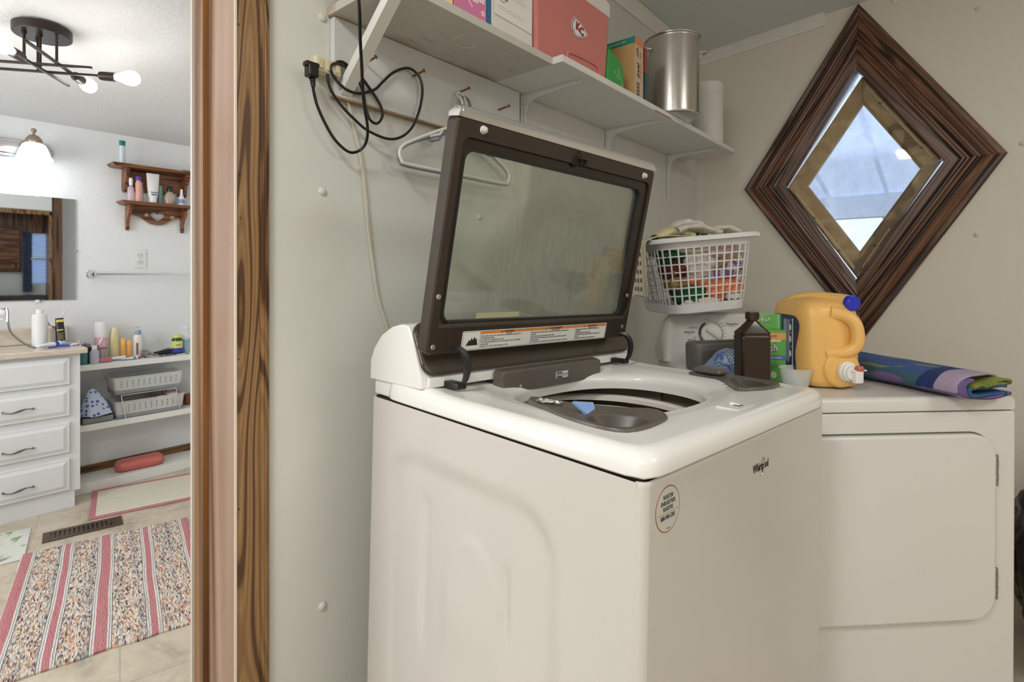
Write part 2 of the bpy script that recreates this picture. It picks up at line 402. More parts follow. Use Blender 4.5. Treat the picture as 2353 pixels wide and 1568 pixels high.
for k, t_ in ((0, .28), (0, .84), (2, .24), (2, .62), (1, .75)):
    j = (k + 1) % 4; p = lq(lq(SO[k], SO[j], t_), lq(SI[k], SI[j], t_), .2); c = V((XS - .007, *p))
    for dd in (0, .006): B().cyl(c + V((0, dd, dd)), c + V((-.012, .008 + dd, -.002 + dd)), .0011, n=6).obj('staple', M['black'], win)
def glass_mat(name, tint=(235, 242, 248), dirt=.2, ds=14, dcol=(200, 204, 200), gl=.06, base=.02):
    n = N(name); tr = n.n('BsdfTransparent'); tr.inputs[0].default_value = lin(tint)
    gs = n.n('BsdfGlossy'); gs.inputs['Roughness'].default_value = .03
    df = n.n('BsdfDiffuse'); df.inputs[0].default_value = lin(dcol)
    f = n.ramp(n.noise(ds, 6, None, .7), [(.35, (base, base, base, 1)), (.8, (dirt, dirt, dirt, 1))])
    m1 = n.n('MixShader'); n.l(f, m1.inputs[0]); n.l(tr.outputs[0], m1.inputs[1]); n.l(df.outputs[0], m1.inputs[2])
    m2 = n.n('MixShader'); fr = n.n('LayerWeight'); fr.inputs[0].default_value = .25
    n.l(n.math('ADD', n.math('MULTIPLY', fr.outputs['Fresnel'], .8), gl), m2.inputs[0])
    n.l(m1.outputs[0], m2.inputs[1]); n.l(gs.outputs[0], m2.inputs[2]); n.l(m2.outputs[0], n.out.inputs[0])
    return n.m
gm = glass_mat('dusty_window_glass', (250, 252, 255), .22, 20, (225, 230, 240))
B().raw([(XS + .012, *lq(SI[k], SO[k], .04)) for k in range(4)] + [(XS + .016, *lq(SI[k], SO[k], .04)) for k in range(4)],
        [(0, 1, 2, 3), (7, 6, 5, 4), (0, 4, 5, 1), (1, 5, 6, 2), (2, 6, 7, 3), (3, 7, 4, 0)]).obj('glass_pane', gm, win)
# porch outside: ribbed white roof panels on a beam, and the bare tree beyond
pn = N('translucent_roof_panel'); ta, tb_, tc_ = pn.n('BsdfTranslucent'), pn.n('BsdfDiffuse'), pn.n('MixShader')
ta.inputs[0].default_value = lin((246, 249, 255)); tb_.inputs[0].default_value = lin((240, 244, 250)); tc_.inputs[0].default_value = .4
pn.l(ta.outputs[0], tc_.inputs[1]); pn.l(tb_.outputs[0], tc_.inputs[2]); pn.l(tc_.outputs[0], pn.out.inputs[0]); pm = pn.m
porch = sempty('porch_roof')
def roofz(x): return 2.46 - .215 * (x - 3.05)
for i in range(9):
    y = -1.6 + i * .42
    B().raw([(3.05, y, roofz(3.05)), (5.7, y, roofz(5.7)), (5.7, y + .415, roofz(5.7)), (3.05, y + .415, roofz(3.05))] + [(3.05, y, roofz(3.05) + .01), (5.7, y, roofz(5.7) + .01), (5.7, y + .415, roofz(5.7) + .01), (3.05, y + .415, roofz(3.05) + .01)],
            [(0, 1, 2, 3), (4, 5, 6, 7), (0, 1, 5, 4), (2, 3, 7, 6), (1, 2, 6, 5), (3, 0, 4, 7)]).obj('panel', pm, porch)
    B().raw([(3.05, y - .012, roofz(3.05) - .03), (5.7, y - .012, roofz(5.7) - .03), (5.7, y + .012, roofz(5.7) - .03), (3.05, y + .012, roofz(3.05) - .03), (3.05, y - .012, roofz(3.05)), (5.7, y - .012, roofz(5.7)), (5.7, y + .012, roofz(5.7)), (3.05, y + .012, roofz(3.05))],
            [(0, 1, 2, 3), (0, 1, 5, 4), (2, 3, 7, 6), (1, 2, 6, 5), (3, 0, 4, 7)]).obj('rib', pm, porch)
B().box(5.50, 5.60, -2.2, 3.0, 1.72, 1.92, .01).obj('beam', mat((232, 238, 246), .5), porch)
bt = B()
random.seed(11)
def br(p, d, l, r, k):
    q = p + d * l; bt.cyl(p, q, r, r * .7, 5)
    if k:
        for _ in range(3): br(q, (d + V((random.uniform(-.5, .5), random.uniform(-.7, .7), random.uniform(-.3, .6)))).normalized(), l * .72, r * .62, k - 1)
for y in (.9, 2.4): br(V((16, y, 0)), V((0, .05, 1)), 1.5, .045, 5)
tag(bt.obj('bare_tree', mat((150, 146, 150), .8)), 'bare branches outside, seen through the foot of the diamond window', 'tree')
struct('ground', B().box(3.1, 30, -14, 14, -.4, -.3), mat((120, 124, 104), .9, var=.2))

# ------------------------------------------------------------------ invented out of view for the bathroom mirror to show: a cased opening with cupboard and blinds
def mir(px, py, yr): p = pY(px, py, 2 * YC - yr); return V((p.x, yr, p.z))
yo = YI + .30
d2 = sempty('door_2')
a = mir(119, 488, yo); b_ = mir(143, 700, yo); x0 = .62
B().box(a.x, b_.x, yo - .28, yo + .002, 0, 2.30, .003).obj('side_panel', M['dark_case'], d2)
B().box(a.x - .022, a.x, yo - .02, yo + .01, 0, a.z, .003).obj('jamb', M['oak'], d2)
B().box(x0, a.x, yo - .02, yo + .01, a.z - .03, a.z + .01, .003).obj('head_jamb', M['oak'], d2)
B().box(x0 - .04, a.x, yo - .28, yo - .0, a.z + .01, 2.30, .003).obj('panel', M['stucco'], d2)
B().box(x0 - .06, x0, yo - .28, yo, 0, 2.30, .003).obj('side_panel', M['stucco'], d2)
yb = YI + .04
w2 = sempty('window_2')
t1, t2 = mir(70, 540, yb), mir(111, 651, yb)
B().box(t1.x, t2.x + .02, YI + .012, yb - .012, t2.z, t1.z).obj('glass_pane', mat((150, 185, 235), .3, em=.9), w2)  # daylight is put into the pane as a glow; solid wall behind
nb = 26
for i in range(nb):
    z = t2.z + (t1.z - t2.z) * (i + .5) / nb
    B().box(t1.x, t2.x + .01, yb - .01, yb + .004, z - .0045, z + .0045, mx=None).obj('blind_slat', mat((205, 215, 232), .4), w2)
B().box(t1.x, t2.x + .01, yb, yb + .02, (t1.z + t2.z) / 2 - .012, (t1.z + t2.z) / 2 + .012).obj('rail', mat((190, 190, 186), .5), w2)
cbt = thing('wall_cupboard', 'brown wooden wall cupboard reflected in the bathroom mirror', 'cupboard')
c1, c2 = mir(-20, 516, yb), mir(50, 626, yb)
B().box(x0 + .01, c2.x, YI + .013, yb + .02, c2.z, c1.z, .004).obj('cabinet_body', M['dark_case'], cbt)
B().box(x0 + .02, c2.x - .02, yb + .02, yb + .035, c2.z + .02, c1.z - .02, .006).obj('door', M['shelf_oak'], cbt)
B().box(c2.x - .05, c2.x - .042, yb + .035, yb + .05, c2.z + .03, c2.z + .09, .002).obj('handle', M['black'], cbt)
tag(B().box(x0 + .01, a.x - .005, YI + .013, yb + .0, t1.z + .02, 2.0, .003).obj('valance_board', M['dark_case']), 'dark wooden board above the blinds reflected in the mirror', 'board')
def curtain(u, v): return (c2.x + .005 + (t1.x - c2.x - .0) * u, yb + .012 + .006 * sin(u * 22), t2.z - .08 + (t1.z + .10 - t2.z) * v)
tag(B().sheet(curtain, 20, 8, .003).obj('curtain', mat((58, 70, 92), .8, var=.6, vs=30)), 'dark patterned curtain beside the blinds reflected in the mirror', 'curtain')
tag(B().box(x0 + .01, a.x - .03, YI + .013, yo - .06, 1.00, 1.04, .004).obj('counter_top', mat((44, 40, 38), .3)), 'dark counter below the blinds reflected in the mirror', 'counter')
# ================================================================== WASHING MACHINE (own frame: x along the front, y to the back, z 0 at the lid seam)
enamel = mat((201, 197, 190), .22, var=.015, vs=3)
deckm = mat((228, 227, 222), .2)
WM = T(.6291, .3092, .9549) @ RZ(-.1119) @ RY(.0218) @ RX(.0062)
wm = thing('washing_machine', 'white top-loading washing machine with its glass lid standing open', 'washing machine', WM)
WW, WD = .695, .69
def emb(v, z):
    """relief of the pressed side panel; v from the front, z below the seam"""
    def sm(x): x = min(1, max(0, x)); return x * x * (3 - 2 * x)
    # big rounded field, pressed in
    cx_, r = .375, .10
    dx = max(abs(v - cx_) - (.245 - r), 0); dz = max((z + .075) + r, 0)
    d = r - hypot(dx, dz)
    h = -.0075 * sm(d / .045)
    # raised arch inside it
    v2 = v - .345; e = abs(v2); top = -.185 + (-.10) * (e / .085) ** 2
    if e < .095: h += .0035 * sm((.095 - e) / .03) * sm((top - z) / .02) * sm((z + .45) / .12)
    h += .0045 * exp(-((v - .485) / .016) ** 2) * sm((-.155 - z) / .03) * sm((z + .50) / .12) * -1
    h += -.004 * exp(-((v - .262) / .010) ** 2) * sm((-.20 - z) / .03) * sm((z + .36) / .06)
    return h
cb = B()
cb.sheet(lambda a, b: (.0 - emb(.012 + (WD - .024) * a, -.003 - .9 * b), .012 + (WD - .024) * a, -.003 - .9 * b), 110, 130)
def edge(x0, y0, x1, y1, ex, ey):
    return
ring = rrect(WW, WD, .014, 5, WW / 2, WD / 2)
# front, right and back faces with rounded corners (open on the left where the relief panel sits)
poly = [p for p in ring]
i0 = min(range(len(ring)), key=lambda i: hypot(ring[i][0] - 0, ring[i][1] - (WD - .014)))
order = ring[i0:] + ring[:i0]
for _ in range(1):
    pass
A = [(0, .0125)] + [(.014 - .014 * cos(R(a)), .014 - .014 * sin(R(a))) for a in (20, 40, 60, 80, 90)] + [(WW - .014 + .014 * sin(R(a)), .014 - .014 * cos(R(a))) for a in (0, 22, 45, 67, 90)] + \
    [(WW - .014 + .014 * cos(R(a)), WD - .014 + .014 * sin(R(a))) for a in (0, 22, 45, 67, 90)] + [(.014 - .014 * sin(R(a)), WD - .014 + .014 * cos(R(a))) for a in (0, 22, 45, 67, 90)]
cb.loft([[(x + (WW / 2 - x) * i_, y + (WD / 2 - y) * i_, z) for x, y in A] for z, i_ in ((-.003, .012), (-.005, .003), (-.009, 0), (-.903, 0))], caps=False, closed=False)
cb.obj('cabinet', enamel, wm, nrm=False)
for x in (.06, WW - .06):
    for y in (.06, WD - .06): B().lathe([(.022, -.95), (.024, -.945), (.024, -.925), (.008, -.92), (.008, -.89)], 12, T(x, y, 0)).obj('foot', M['black_rub'], wm)
B().box(.012, WW - .012, .012, .020, -.02, -.002).box(.012, WW - .012, WD - .02, WD - .012, -.02, -.002).box(.012, .020, .02, WD - .02, -.02, -.002).box(WW - .02, WW - .012, .02, WD - .02, -.02, -.002).obj('seam_gasket', mat((70, 64, 56), .8), wm)
# deck: rings from the outer skirt over the rim and down to the opening
HC, HA, HB_, HP = (.350, .302), .222, .168, 2.35
def sup(a, cx_, cy_, rx, ry, p):
    c, s_ = cos(a), sin(a); return (cx_ + rx * abs(c) ** (2 / p) * (1 if c > 0 else -1), cy_ + ry * abs(s_) ** (2 / p) * (1 if s_ > 0 else -1))
NA = 128
def rim_z(y): return .036 + .016 * max(0, (y - .38) / .2) ** 2
def deck_ring(kind, inset, z, blend=0):
    o = []
    for i in range(NA):
        a = 2 * pi * i / NA
        h = sup(a, HC[0], HC[1], HA, HB_, HP)
        # outer rounded rectangle hit along the same angle
        cx_, cy_ = WW / 2, .315; rx, ry = WW / 2 + .003 - inset, .321 - inset
        c, s_ = cos(a), sin(a); pe = 26 - 12 * blend
        k = 1 / ((abs(c) / rx) ** pe + (abs(s_) / ry) ** pe) ** (1 / pe)
        ou = (cx_ + c * k, cy_ + s_ * k)
        x, y = ou[0] + (h[0] - ou[0]) * blend, ou[1] + (h[1] - ou[1]) * blend
        o.append((x, y, z(y) if callable(z) else z))
    return o
dp = [(.190, .080), (.150, .071), (.100, .069), (.066, .082), (.056, .12), (.062, .18), (.082, .25), (.105, .31), (.130, .325), (.140, .27), (.160, .215), (.188, .165), (.222, .128), (.215, .10)]
sp_ = [(.528, .112), (.555, .085), (.610, .070), (.660, .078), (.676, .11), (.680, .17), (.680, .235), (.672, .275), (.640, .285), (.622, .262), (.622, .22), (.605, .185), (.570, .150)]
def inside(x, y, pl, k=.82):
    cx_ = sum(p[0] for p in pl) / len(pl); cy_ = sum(p[1] for p in pl) / len(pl); x, y = cx_ + (x - cx_) / k, cy_ + (y - cy_) / k
    c = False
    for i in range(len(pl)):
        (x1, y1), (x2, y2) = pl[i], pl[i - 1]
        if (y1 > y) != (y2 > y) and x < (x2 - x1) * (y - y1) / (y2 - y1) + x1: c = not c
    return c
rings = [deck_ring(0, .010, .001), deck_ring(0, .001, .0015), deck_ring(0, 0, .004), deck_ring(0, .0005, lambda y: .018), deck_ring(0, .004, lambda y: rim_z(y) - .010), deck_ring(0, .010, lambda y: rim_z(y) - .003),
         deck_ring(0, .020, rim_z)]
def prof_z(t, y):
    f_ = rim_z(y); pts = [(0, f_), (.15, .034 + .5 * (f_ - .036)), (.4, .0330), (.62, .0305), (.8, .027), (.91, .0235), (.97, .019), (1, .014)]
    for (a, p), (b, q) in zip(pts, pts[1:]):
        if t <= b: return p + (q - p) * (t - a) / (b - a)
    return .014
for k in range(1, 37):
    t_ = k / 36; rings.append(deck_ring(0, .020 + .03 * min(1, t_ * 3), lambda y: prof_z(t_, y), t_))
rings = rings[:7] + [[(x, y, z - (.03 if (inside(x, y, dp) or inside(x, y, sp_)) else 0)) for x, y, z in r] for r in rings[7:]]
rings += [deck_ring(0, .05, .006, 1.012), deck_ring(0, .05, -.010, 1.0)]
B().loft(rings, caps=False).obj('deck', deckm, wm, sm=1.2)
B().box(.004, WW - .004, .60, WD - .006, .001, .04, .006).obj('deck_back', deckm, wm)
tubc = (.345, .33)
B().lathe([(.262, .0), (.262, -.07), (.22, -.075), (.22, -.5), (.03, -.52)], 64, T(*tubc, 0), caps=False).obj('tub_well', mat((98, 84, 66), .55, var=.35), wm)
B().lathe([(.232, -.040), (.232, -.034), (.226, -.030), (.214, -.030), (.208, -.034), (.208, -.044)], 72, T(*tubc, 0), caps=False).obj('tub_ring', mat((222, 218, 208), .3), wm)
B().lathe([(.228, -.062), (.222, -.058), (.206, -.062), (.204, -.10), (.204, -.46), (.06, -.475), (.001, -.475)], 72, T(*tubc, 0), caps=False).obj('drum', mat((214, 208, 196), .35), wm)
B().lathe([(.11, -.47), (.10, -.455), (.04, -.44), (.028, -.40), (.001, -.395)], 32, T(*tubc, 0), caps=False).obj('impeller', mat((160, 160, 158), .4), wm)
for k in range(10):
    a = R(36 * k + 8); m_ = T(tubc[0] + .257 * cos(a), tubc[1] + .257 * sin(a), -.030) @ RZ(a)
    B().box(-.006, .004, -.03, .03, -.018, .014, .002, mx=m_).obj('liner_block', mat((92, 84, 70), .6), wm)
gray = mat((92, 87, 80), .33, var=.05, vs=20)
gray_d = mat((70, 64, 57), .4)
def plate(poly, z0, z1, name, mt, bev=.003):
    return B().prism(cr_poly(poly), z0, z1, bev).obj(name, mt, wm)
def cr_poly(poly, k=5): return [(p.x, p.y) for p in cr([(x, y, 0) for x, y in poly], k, True)]
def tray(poly, well, name, zt, wz):
    """a plate with a sloping well pressed into it"""
    n = 40
    def res(pl):
        P = cr([(x, y, 0) for x, y in pl], 8, True); L = [0]
        for i in range(len(P)): L.append(L[-1] + (P[(i + 1) % len(P)] - P[i]).length)
        o = []; tot = L[-1]
        for j in range(n):
            d = tot * j / n; i = max(q for q in range(len(P)) if L[q] <= d); f_ = (d - L[i]) / max(1e-9, L[i + 1] - L[i]); o.append(P[i].lerp(P[(i + 1) % len(P)], f_))
        return o
    a, b = res(poly), res(well)
    k = min(range(n), key=lambda s_: sum((a[i] - b[(i + s_) % n]).length for i in range(n))); b = b[k:] + b[:k]
    ca = sum(a, V()) / n; cb_ = sum(b, V()) / n
    rg = [[(p.x, p.y, zt - .03) for p in a], [(p.x, p.y, zt - .003) for p in a], [tuple(p.lerp(ca, .02)[:2]) + (zt,) for p in a], [tuple(p.lerp(ca, .05)[:2]) + (zt,) for p in a],
          [tuple(p.lerp(cb_, -.10)[:2]) + (zt - .0015,) for p in b], [(p.x, p.y, zt - .004) for p in b], [tuple(p.lerp(cb_, .16)[:2]) + (zt - wz * .6,) for p in b], [tuple(p.lerp(cb_, .3)[:2]) + (zt - wz,) for p in b]]
    o_ = B().loft(rg[:6], caps=False).obj(name, gray, wm); B().loft(rg[5:], caps=False).raw([v for v in rg[-1]], [tuple(range(n))]).obj('well', gray_d, o_); return o_  # well gets a darker grey, its recess shade put into the colour
dw = [(.150, .090), (.105, .086), (.080, .105), (.078, .150), (.105, .170), (.140, .150), (.160, .115)]
tray(dp, dw, 'detergent_tray', .0385, .022)
fn = V((.2388, -.6914, .6818)); fm = frame((.100, .185, .0400), (.94, .0, -.33), (0, .7, .7))
q0 = V((.112, .182, .0405)); ux = V((1, 0, -.2388 / .6818)).normalized(); uy = fn.cross(ux)
B().raw([q0 + ux * a_ + uy * b_ + fn * c_ for c_ in (0, -.004) for a_, b_ in ((-.030, .012), (.036, .026), (.018, -.026))], [(0, 1, 2), (3, 5, 4), (0, 3, 4, 1), (1, 4, 5, 2), (2, 5, 3, 0)]).obj('reflection_facet', mat((128, 164, 214), .12), wm)  # added facet: the window's blue reflection put into its colour and tilt
sw = [(.572, .112), (.605, .094), (.640, .096), (.656, .13), (.656, .172), (.634, .180), (.600, .150)]
tray(sp_, sw, 'softener_tray', .0395, .024)
B().box(.628, .676, .200, .270, .040, .0535, .006, 3).obj('tray_cap', gray, wm)
B().box(.340, .408, .030, .072, .0330, .0362, .001).obj('lock_recess', mat((214, 213, 206), .3), wm)
B().box(.366, .382, .040, .052, .0355, .0367).obj('lock_slot', M['black'], wm)
B().loft([[(.372, .062, .0362), (.372, .040, .0362), (.395, .046, .0362)], [(.376, .060, .040), (.376, .048, .0385), (.388, .048, .0375)]]).obj('lock_ramp', deckm, wm)
# load-and-go drawer standing up against the back of the opening
lg = B(); fx0, fx1 = .175, .520
lg.loft([[(x, y, z) for x, z in rr] for y, rr in ((.486, rrect(.345, .048, .010, 4, .3475, .0385)), (.470, rrect(.345, .050, .012, 4, .3475, .0365)), (.462, rrect(.341, .048, .012, 4, .3475, .0360)), (.459, rrect(.333, .042, .011, 4, .3475, .0355)))])
lgo = lg.obj('dosing_drawer', gray, wm)
B().box(.20, .262, .462, .50, .004, .013, .002).obj('drawer_lip', mat((170, 166, 156), .3), wm)
B().box(.18, .51, .488, .52, -.01, .056, .004).obj('drawer_frame', gray_d, wm)
LM = lambda x, z, y=.4585: T(x, y, z) @ RX(R(90))
prn = mat((214, 216, 220), .4)
B().box(.345, .387, .4580, .4588, .0285, .0435).box(.3455, .3865, .4575, .4582, .029, .043).obj('badge', prn, wm)
B().box(.3462, .366, .4570, .4577, .0295, .0425).obj('badge', mat((44, 44, 44), .4), wm)
text('LOAD', .0095, prn, wm, LM(.3561, .036, .4568), bold=.02, sx=.72)
text('& GO', .0095, mat((52, 56, 64), .4), wm, LM(.3768, .036, .4572), bold=.01, sx=.72)
B().tube([(.231 + .0035 * cos(a) * .7, .4585, .0225 + .0050 * sin(a)) for a in [2 * pi * i / 12 for i in range(12)]], .0006, 5, True).obj('drop_symbol', prn, wm)
# console at the back: white shell, side caps, dark inset tray
cprof = [(.690, .034), (.690, .075), (.676, .105), (.648, .135), (.612, .153), (.575, .161), (.552, .160), (.542, .152), (.530, .125), (.515, .09), (.502, .062), (.497, .040)]
B().loft([[(x, y + iy, .036 + (z - .036) * sc) for y, z in cprof] for x, iy, sc in ((-.001, .002, .94), (.002, 0, .985), (.008, 0, 1), (WW - .008, 0, 1), (WW - .002, 0, .985), (WW + .001, .002, .94))]).obj('console', deckm, wm, sm=.5)
fx = V((1, 0, 0)); fy = V((0, .050, .098)).normalized()
CM = frame((0, .498, .062), fx, fy)
B().prism(rrect(.688, .112, .026, 6, WW / 2, .056), .001, .010, .004, CM).obj('console_panel', mat((66, 58, 50), .28, .2, var=.15, vs=4), wm)
B().prism(rrect(.682, .104, .022, 6, WW / 2, .056), .0095, .0108, .001, CM).obj('console_panel', mat((84, 76, 66), .2, .2, var=.12, vs=5), wm)
B().box(.012, WW - .012, .490, .500, .040, .060, .003).obj('console_strip', deckm, wm)
# lid
LT = -.192
lid_b = bpy.data.objects.new('lid', None); C.objects.link(lid_b); lid_b.parent = wm
LF = T(-.012, .469, .108) @ RX(-LT)   # x along hinge, z up the lid, -y towards the viewer
LF = MX(((1, 0, 0, -.012), (0, cos(LT), sin(LT), .469), (0, -sin(LT), cos(LT), .108), (0, 0, 0, 1)))
lid_b.matrix_local = LF
LW, LH = .645, .446
frm = mat((58, 48, 40), .33, .25, var=.12, vs=12); frm2 = mat((44, 36, 30), .35, .2)
def hollow(b, o, i, y0, y1, mx=None, bo=.003):
    """frame between outline o and opening i (lists of (x,z), equal length), from depth y0 (front) to y1"""
    co = V((sum(p[0] for p in o) / len(o), 0, sum(p[1] for p in o) / len(o)))
    def sh(pl, k):
        return [(p[0] + (co.x - p[0]) * k * 0 + (-1 if p[0] > co.x else 1) * k, p[1] + (-1 if p[1] > co.z else 1) * k) for p in pl]
    rg = [[(x, y1, z) for x, z in o], [(x, y0 + bo, z) for x, z in o], [(x, y0, z) for x, z in sh(o, bo)], [(x, y0, z) for x, z in sh(i, -.001)], [(x, y0 + .001, z) for x, z in i], [(x, y1, z) for x, z in i]]
    b.loft(rg + [rg[0]], caps=False, mx=mx); return b
out_ = rrect(LW, LH, .010, 5, LW / 2, LH / 2)
step = rrect(.612, .352, .018, 5, .3260, .236)
hollow(B(), out_, step, .0, .030).obj('frame', frm, lid_b, sm=.5)
step2 = rrect(.576, .332, .022, 5, .318, .2265)
hollow(B(), rrect(.614, .354, .018, 5, .3260, .236), step2, .006, .028, bo=.002).obj('frame', frm2, lid_b, sm=.5)
hollow(B(), rrect(.580, .336, .022, 5, .318, .2265), rrect(.570, .326, .020, 5, .318, .2265), .0045, .014, bo=.001).obj('gasket', mat((30, 28, 26), .5), lid_b)
def lidglass():
    n = N('hazy_lid_glass'); tr = n.n('BsdfTransparent'); tr.inputs[0].default_value = lin((246, 249, 244))
    gs = n.n('BsdfGlossy'); gs.inputs['Roughness'].default_value = .04; df = n.n('BsdfDiffuse'); df.inputs[0].default_value = lin((148, 152, 138))
    x = n.xyz(); dx = n.math('MULTIPLY', n.math('SUBTRACT', x[0], .36), 3.1); dz = n.math('MULTIPLY', n.math('SUBTRACT', x[2], .05), 2.9)
    r = n.math('SQRT', n.math('ADD', n.math('POWER', n.math('ABSOLUTE', dx), 2), n.math('POWER', n.math('ABSOLUTE', dz), 2)))
    r = n.math('ADD', r, n.math('MULTIPLY', n.noise(9, 4, n.co((1, 1, .5))), .12))
    haze = n.ramp(r, [(.72, (1, 1, 1, 1)), (.96, (0, 0, 0, 1))])  # grey-green haze within an arc, clear outside it
    fl = n.ramp(n.noise(120, 2, n.co((1, 1, .22)), .6), [(.3, (.8, .8, .8, 1)), (.62, (1, 1, 1, 1))])
    f = n.math('ADD', n.math('MULTIPLY', n.math('MULTIPLY', haze, fl), .74), .04)
    m1 = n.n('MixShader'); n.l(f, m1.inputs[0]); n.l(tr.outputs[0], m1.inputs[1]); n.l(df.outputs[0], m1.inputs[2])
    m2 = n.n('MixShader'); fr = n.n('LayerWeight'); fr.inputs[0].default_value = .3; n.l(n.math('ADD', n.math('MULTIPLY', fr.outputs['Fresnel'], .7), .05), m2.inputs[0])
    n.l(m1.outputs[0], m2.inputs[1]); n.l(gs.outputs[0], m2.inputs[2]); n.l(m2.outputs[0], n.out.inputs[0]); return n.m
B().box(.030, .606, .012, .016, .058, .396).obj('glass', lidglass(), lid_b)
silver = mat((206, 205, 203), .22, .85)
B().loft([[(x, y, z) for y, z in [(.030, LH - .002), (.030, LH + .010 * s), (.024, LH + .018 * s), (.012, LH + .021 * s), (.002, LH + .018 * s), (-.003, LH + .008 * s), (-.001, LH - .002)]] for x, s in ((.000, .55), (.003, .85), (.010, 1), (LW - .010, 1), (LW - .003, .85), (LW, .55))]).obj('handle_trim', silver, lid_b, sm=.7)
for x, z, nm in ((.061, .431, 'bumper'), (.598, .427, 'bumper')):
    B().lathe([(.0085, -.002), (.0080, .001), (.0062, .0025), (.0058, .007), (.003, .0085), (.0003, .009)], 18, T(x, 0, z) @ RX(R(90))).obj(nm, mat((205, 202, 192), .4), lid_b)
for x, z in ((.011, .114), (.014, .016), (.620, .115), (.623, .030)):
    B().lathe([(.0055, -.002), (.0055, .001), (.0045, .0022), (.0018, .0022), (.0016, .001), (.0003, .001)], 16, T(x, 0, z) @ RX(R(90))).obj('screw', mat((190, 190, 186), .25, .9), lid_b)
B().tube([(.333 + .0135 * cos(a), -.0008, .424 + .0165 * sin(a)) for a in [2 * pi * i / 28 for i in range(28)]], .0008, 6, True).obj('latch_rim', frm2, lid_b)
B().lathe([(.0165, -.002), (.0165, .0006), (.0003, .0006)], 28, T(.333, 0, .422) @ RX(R(90))).obj('latch_cover', frm2, lid_b)
B().box(.325, .339, -.0022, .002, .412, .428, .001).box(.330, .334, -.0026, 0, .405, .432).obj('latch_slot', M['black'], lid_b)
B().box(.336, .352, -.016, -.001, .424, .4275, .001).box(.350, .356, -.017, -.004, .412, .4275, .001).obj('latch_hook', frm, lid_b)
B().box(.02, .62, -.002, .004, .052, .060, .001).obj('ledge', mat((74, 66, 58), .3, .2), lid_b)
B().box(.12, .24, .0105, .0119, .066, .077).obj('tape', mat((176, 176, 140), .7), lid_b)
# warning label (child of the machine so that its print is a sub-part)
wl = B().prism(rrect(.470, .040, .003, 3), 0, .0004).obj('warning_label', mat((222, 222, 216), .45), wm)
WLM = LF @ frame((.316, -.0008, .0235), (1, 0, 0), (0, 0, 1)); wl.matrix_local = WLM
ink = mat((30, 28, 28), .5); org = mat((226, 132, 44), .5)
def lab(x0, x1, y0, y1, mt, nm='print', z=.0005): return B().box(x0, x1, y0, y1, z - .0001, z + .0001).obj(nm, mt, wl)
for a in ((-.188, -.041), (-.0405, .1125), (.113, .2310)): lab(a[0], a[1], .0125, .0178, org)
lab(-.2325, .2325, .0178, .0183, ink); lab(-.2325, .2325, -.0183, -.0178, ink); lab(-.2325, -.232, -.018, .018, ink); lab(.232, .2325, -.018, .018, ink)
for x in (-.1885, -.0408, .1127): lab(x - .0002, x + .0002, -.018, .018, ink, z=.0007)
fl = [(-.224, -.010), (-.220, -.004), (-.216, .002), (-.213, -.001), (-.211, .006), (-.207, .001), (-.203, .008), (-.200, .002), (-.197, .004), (-.196, -.002), (-.193, -.010)]
B().prism(fl, .0004, .0006).obj('flame_symbol', ink, wl)
def tw(s_, x, y, size, ax='LEFT', bold=0, sx=1, m_=None): text(s_, size, m_ or ink, wl, T(x, y, .0007), ax=ax, bold=bold, sx=sx)
for s_, x in (('WARNING', -.108), ('AVERTISSEMENT', .040), ('ADVERTENCIA', .176)):
    tw(s_, x, .0151, .0060, 'CENTER', .02); w_ = len(s_) * .0019 + .008
    B().prism([(x - w_ - .003, .0132), (x - w_ + .002, .0132), (x - w_ - .0005, .0172)], .0006, .0008).obj('alert_symbol', ink, wl)
for x, ls in ((-.186, ('Never place items in the washer that are dampened with gasoline or', 'other flammable fluids.', 'No washer can completely remove oil.', 'Do not dry anything that has ever had any type of oil on it (including', 'cooking oils).', 'Doing so can result in death, explosion, or fire.')),
              (-.039, ("Ne jamais mettre des articles humectes d'essence ou d'autres fluides inflammables dans", 'la laveuse.', "Aucune laveuse ne peut completement enlever l'huile.", "Ne pas faire secher des articles qui ont ete salis par tout genre d'huile (y compris les", 'huiles de cuisson).', 'Le non-respect de ces instructions peut causer un deces, une explosion ou un incendie.')),
              (.1145, ('Nunca ponga en la lavadora articulos que esten humedecidos con gasolina o cualquier otro', 'liquido inflamable.', 'Ninguna lavadora puede eliminar completamente el aceite.', 'No seque ningun articulo que haya tenido alguna vez cualquier tipo de aceite (incluyendo aceites', 'de cocina).', 'No seguir estas instrucciones puede ocasionar la muerte, explosion o incendio.'))):
    for i, s_ in enumerate(ls): tw(s_, x, .0082 - i * .0044, .0042, sx=(.98 if x < -.1 else .84 if x < 0 else .585))
tw('Fire Hazard', -.108, .0110, .0036, 'CENTER'); tw("Risque d'incendie", .040, .0110, .0036, 'CENTER'); tw('Peligro de incendio', .176, .0110, .0036, 'CENTER')
# hinge arms
for x in (.060, .612):
    B().tube([V(p) for p in cr([(x - .010, .468, .118), (x - .004, .452, .117), (x + .002, .442, .105), (x + .006, .440, .085), (x + .006, .444, .062), (x + .004, .452, .048)], 5)], lambda t: .0045 + .004 * sin(pi * t), 6, sx=.55, up=(1, 0, 0)).obj('hinge_arm', M['black'], wm)
    B().box(x - .012, x + .010, .446, .492, .040, .052, .002).obj('hinge_foot', M['black'], wm)
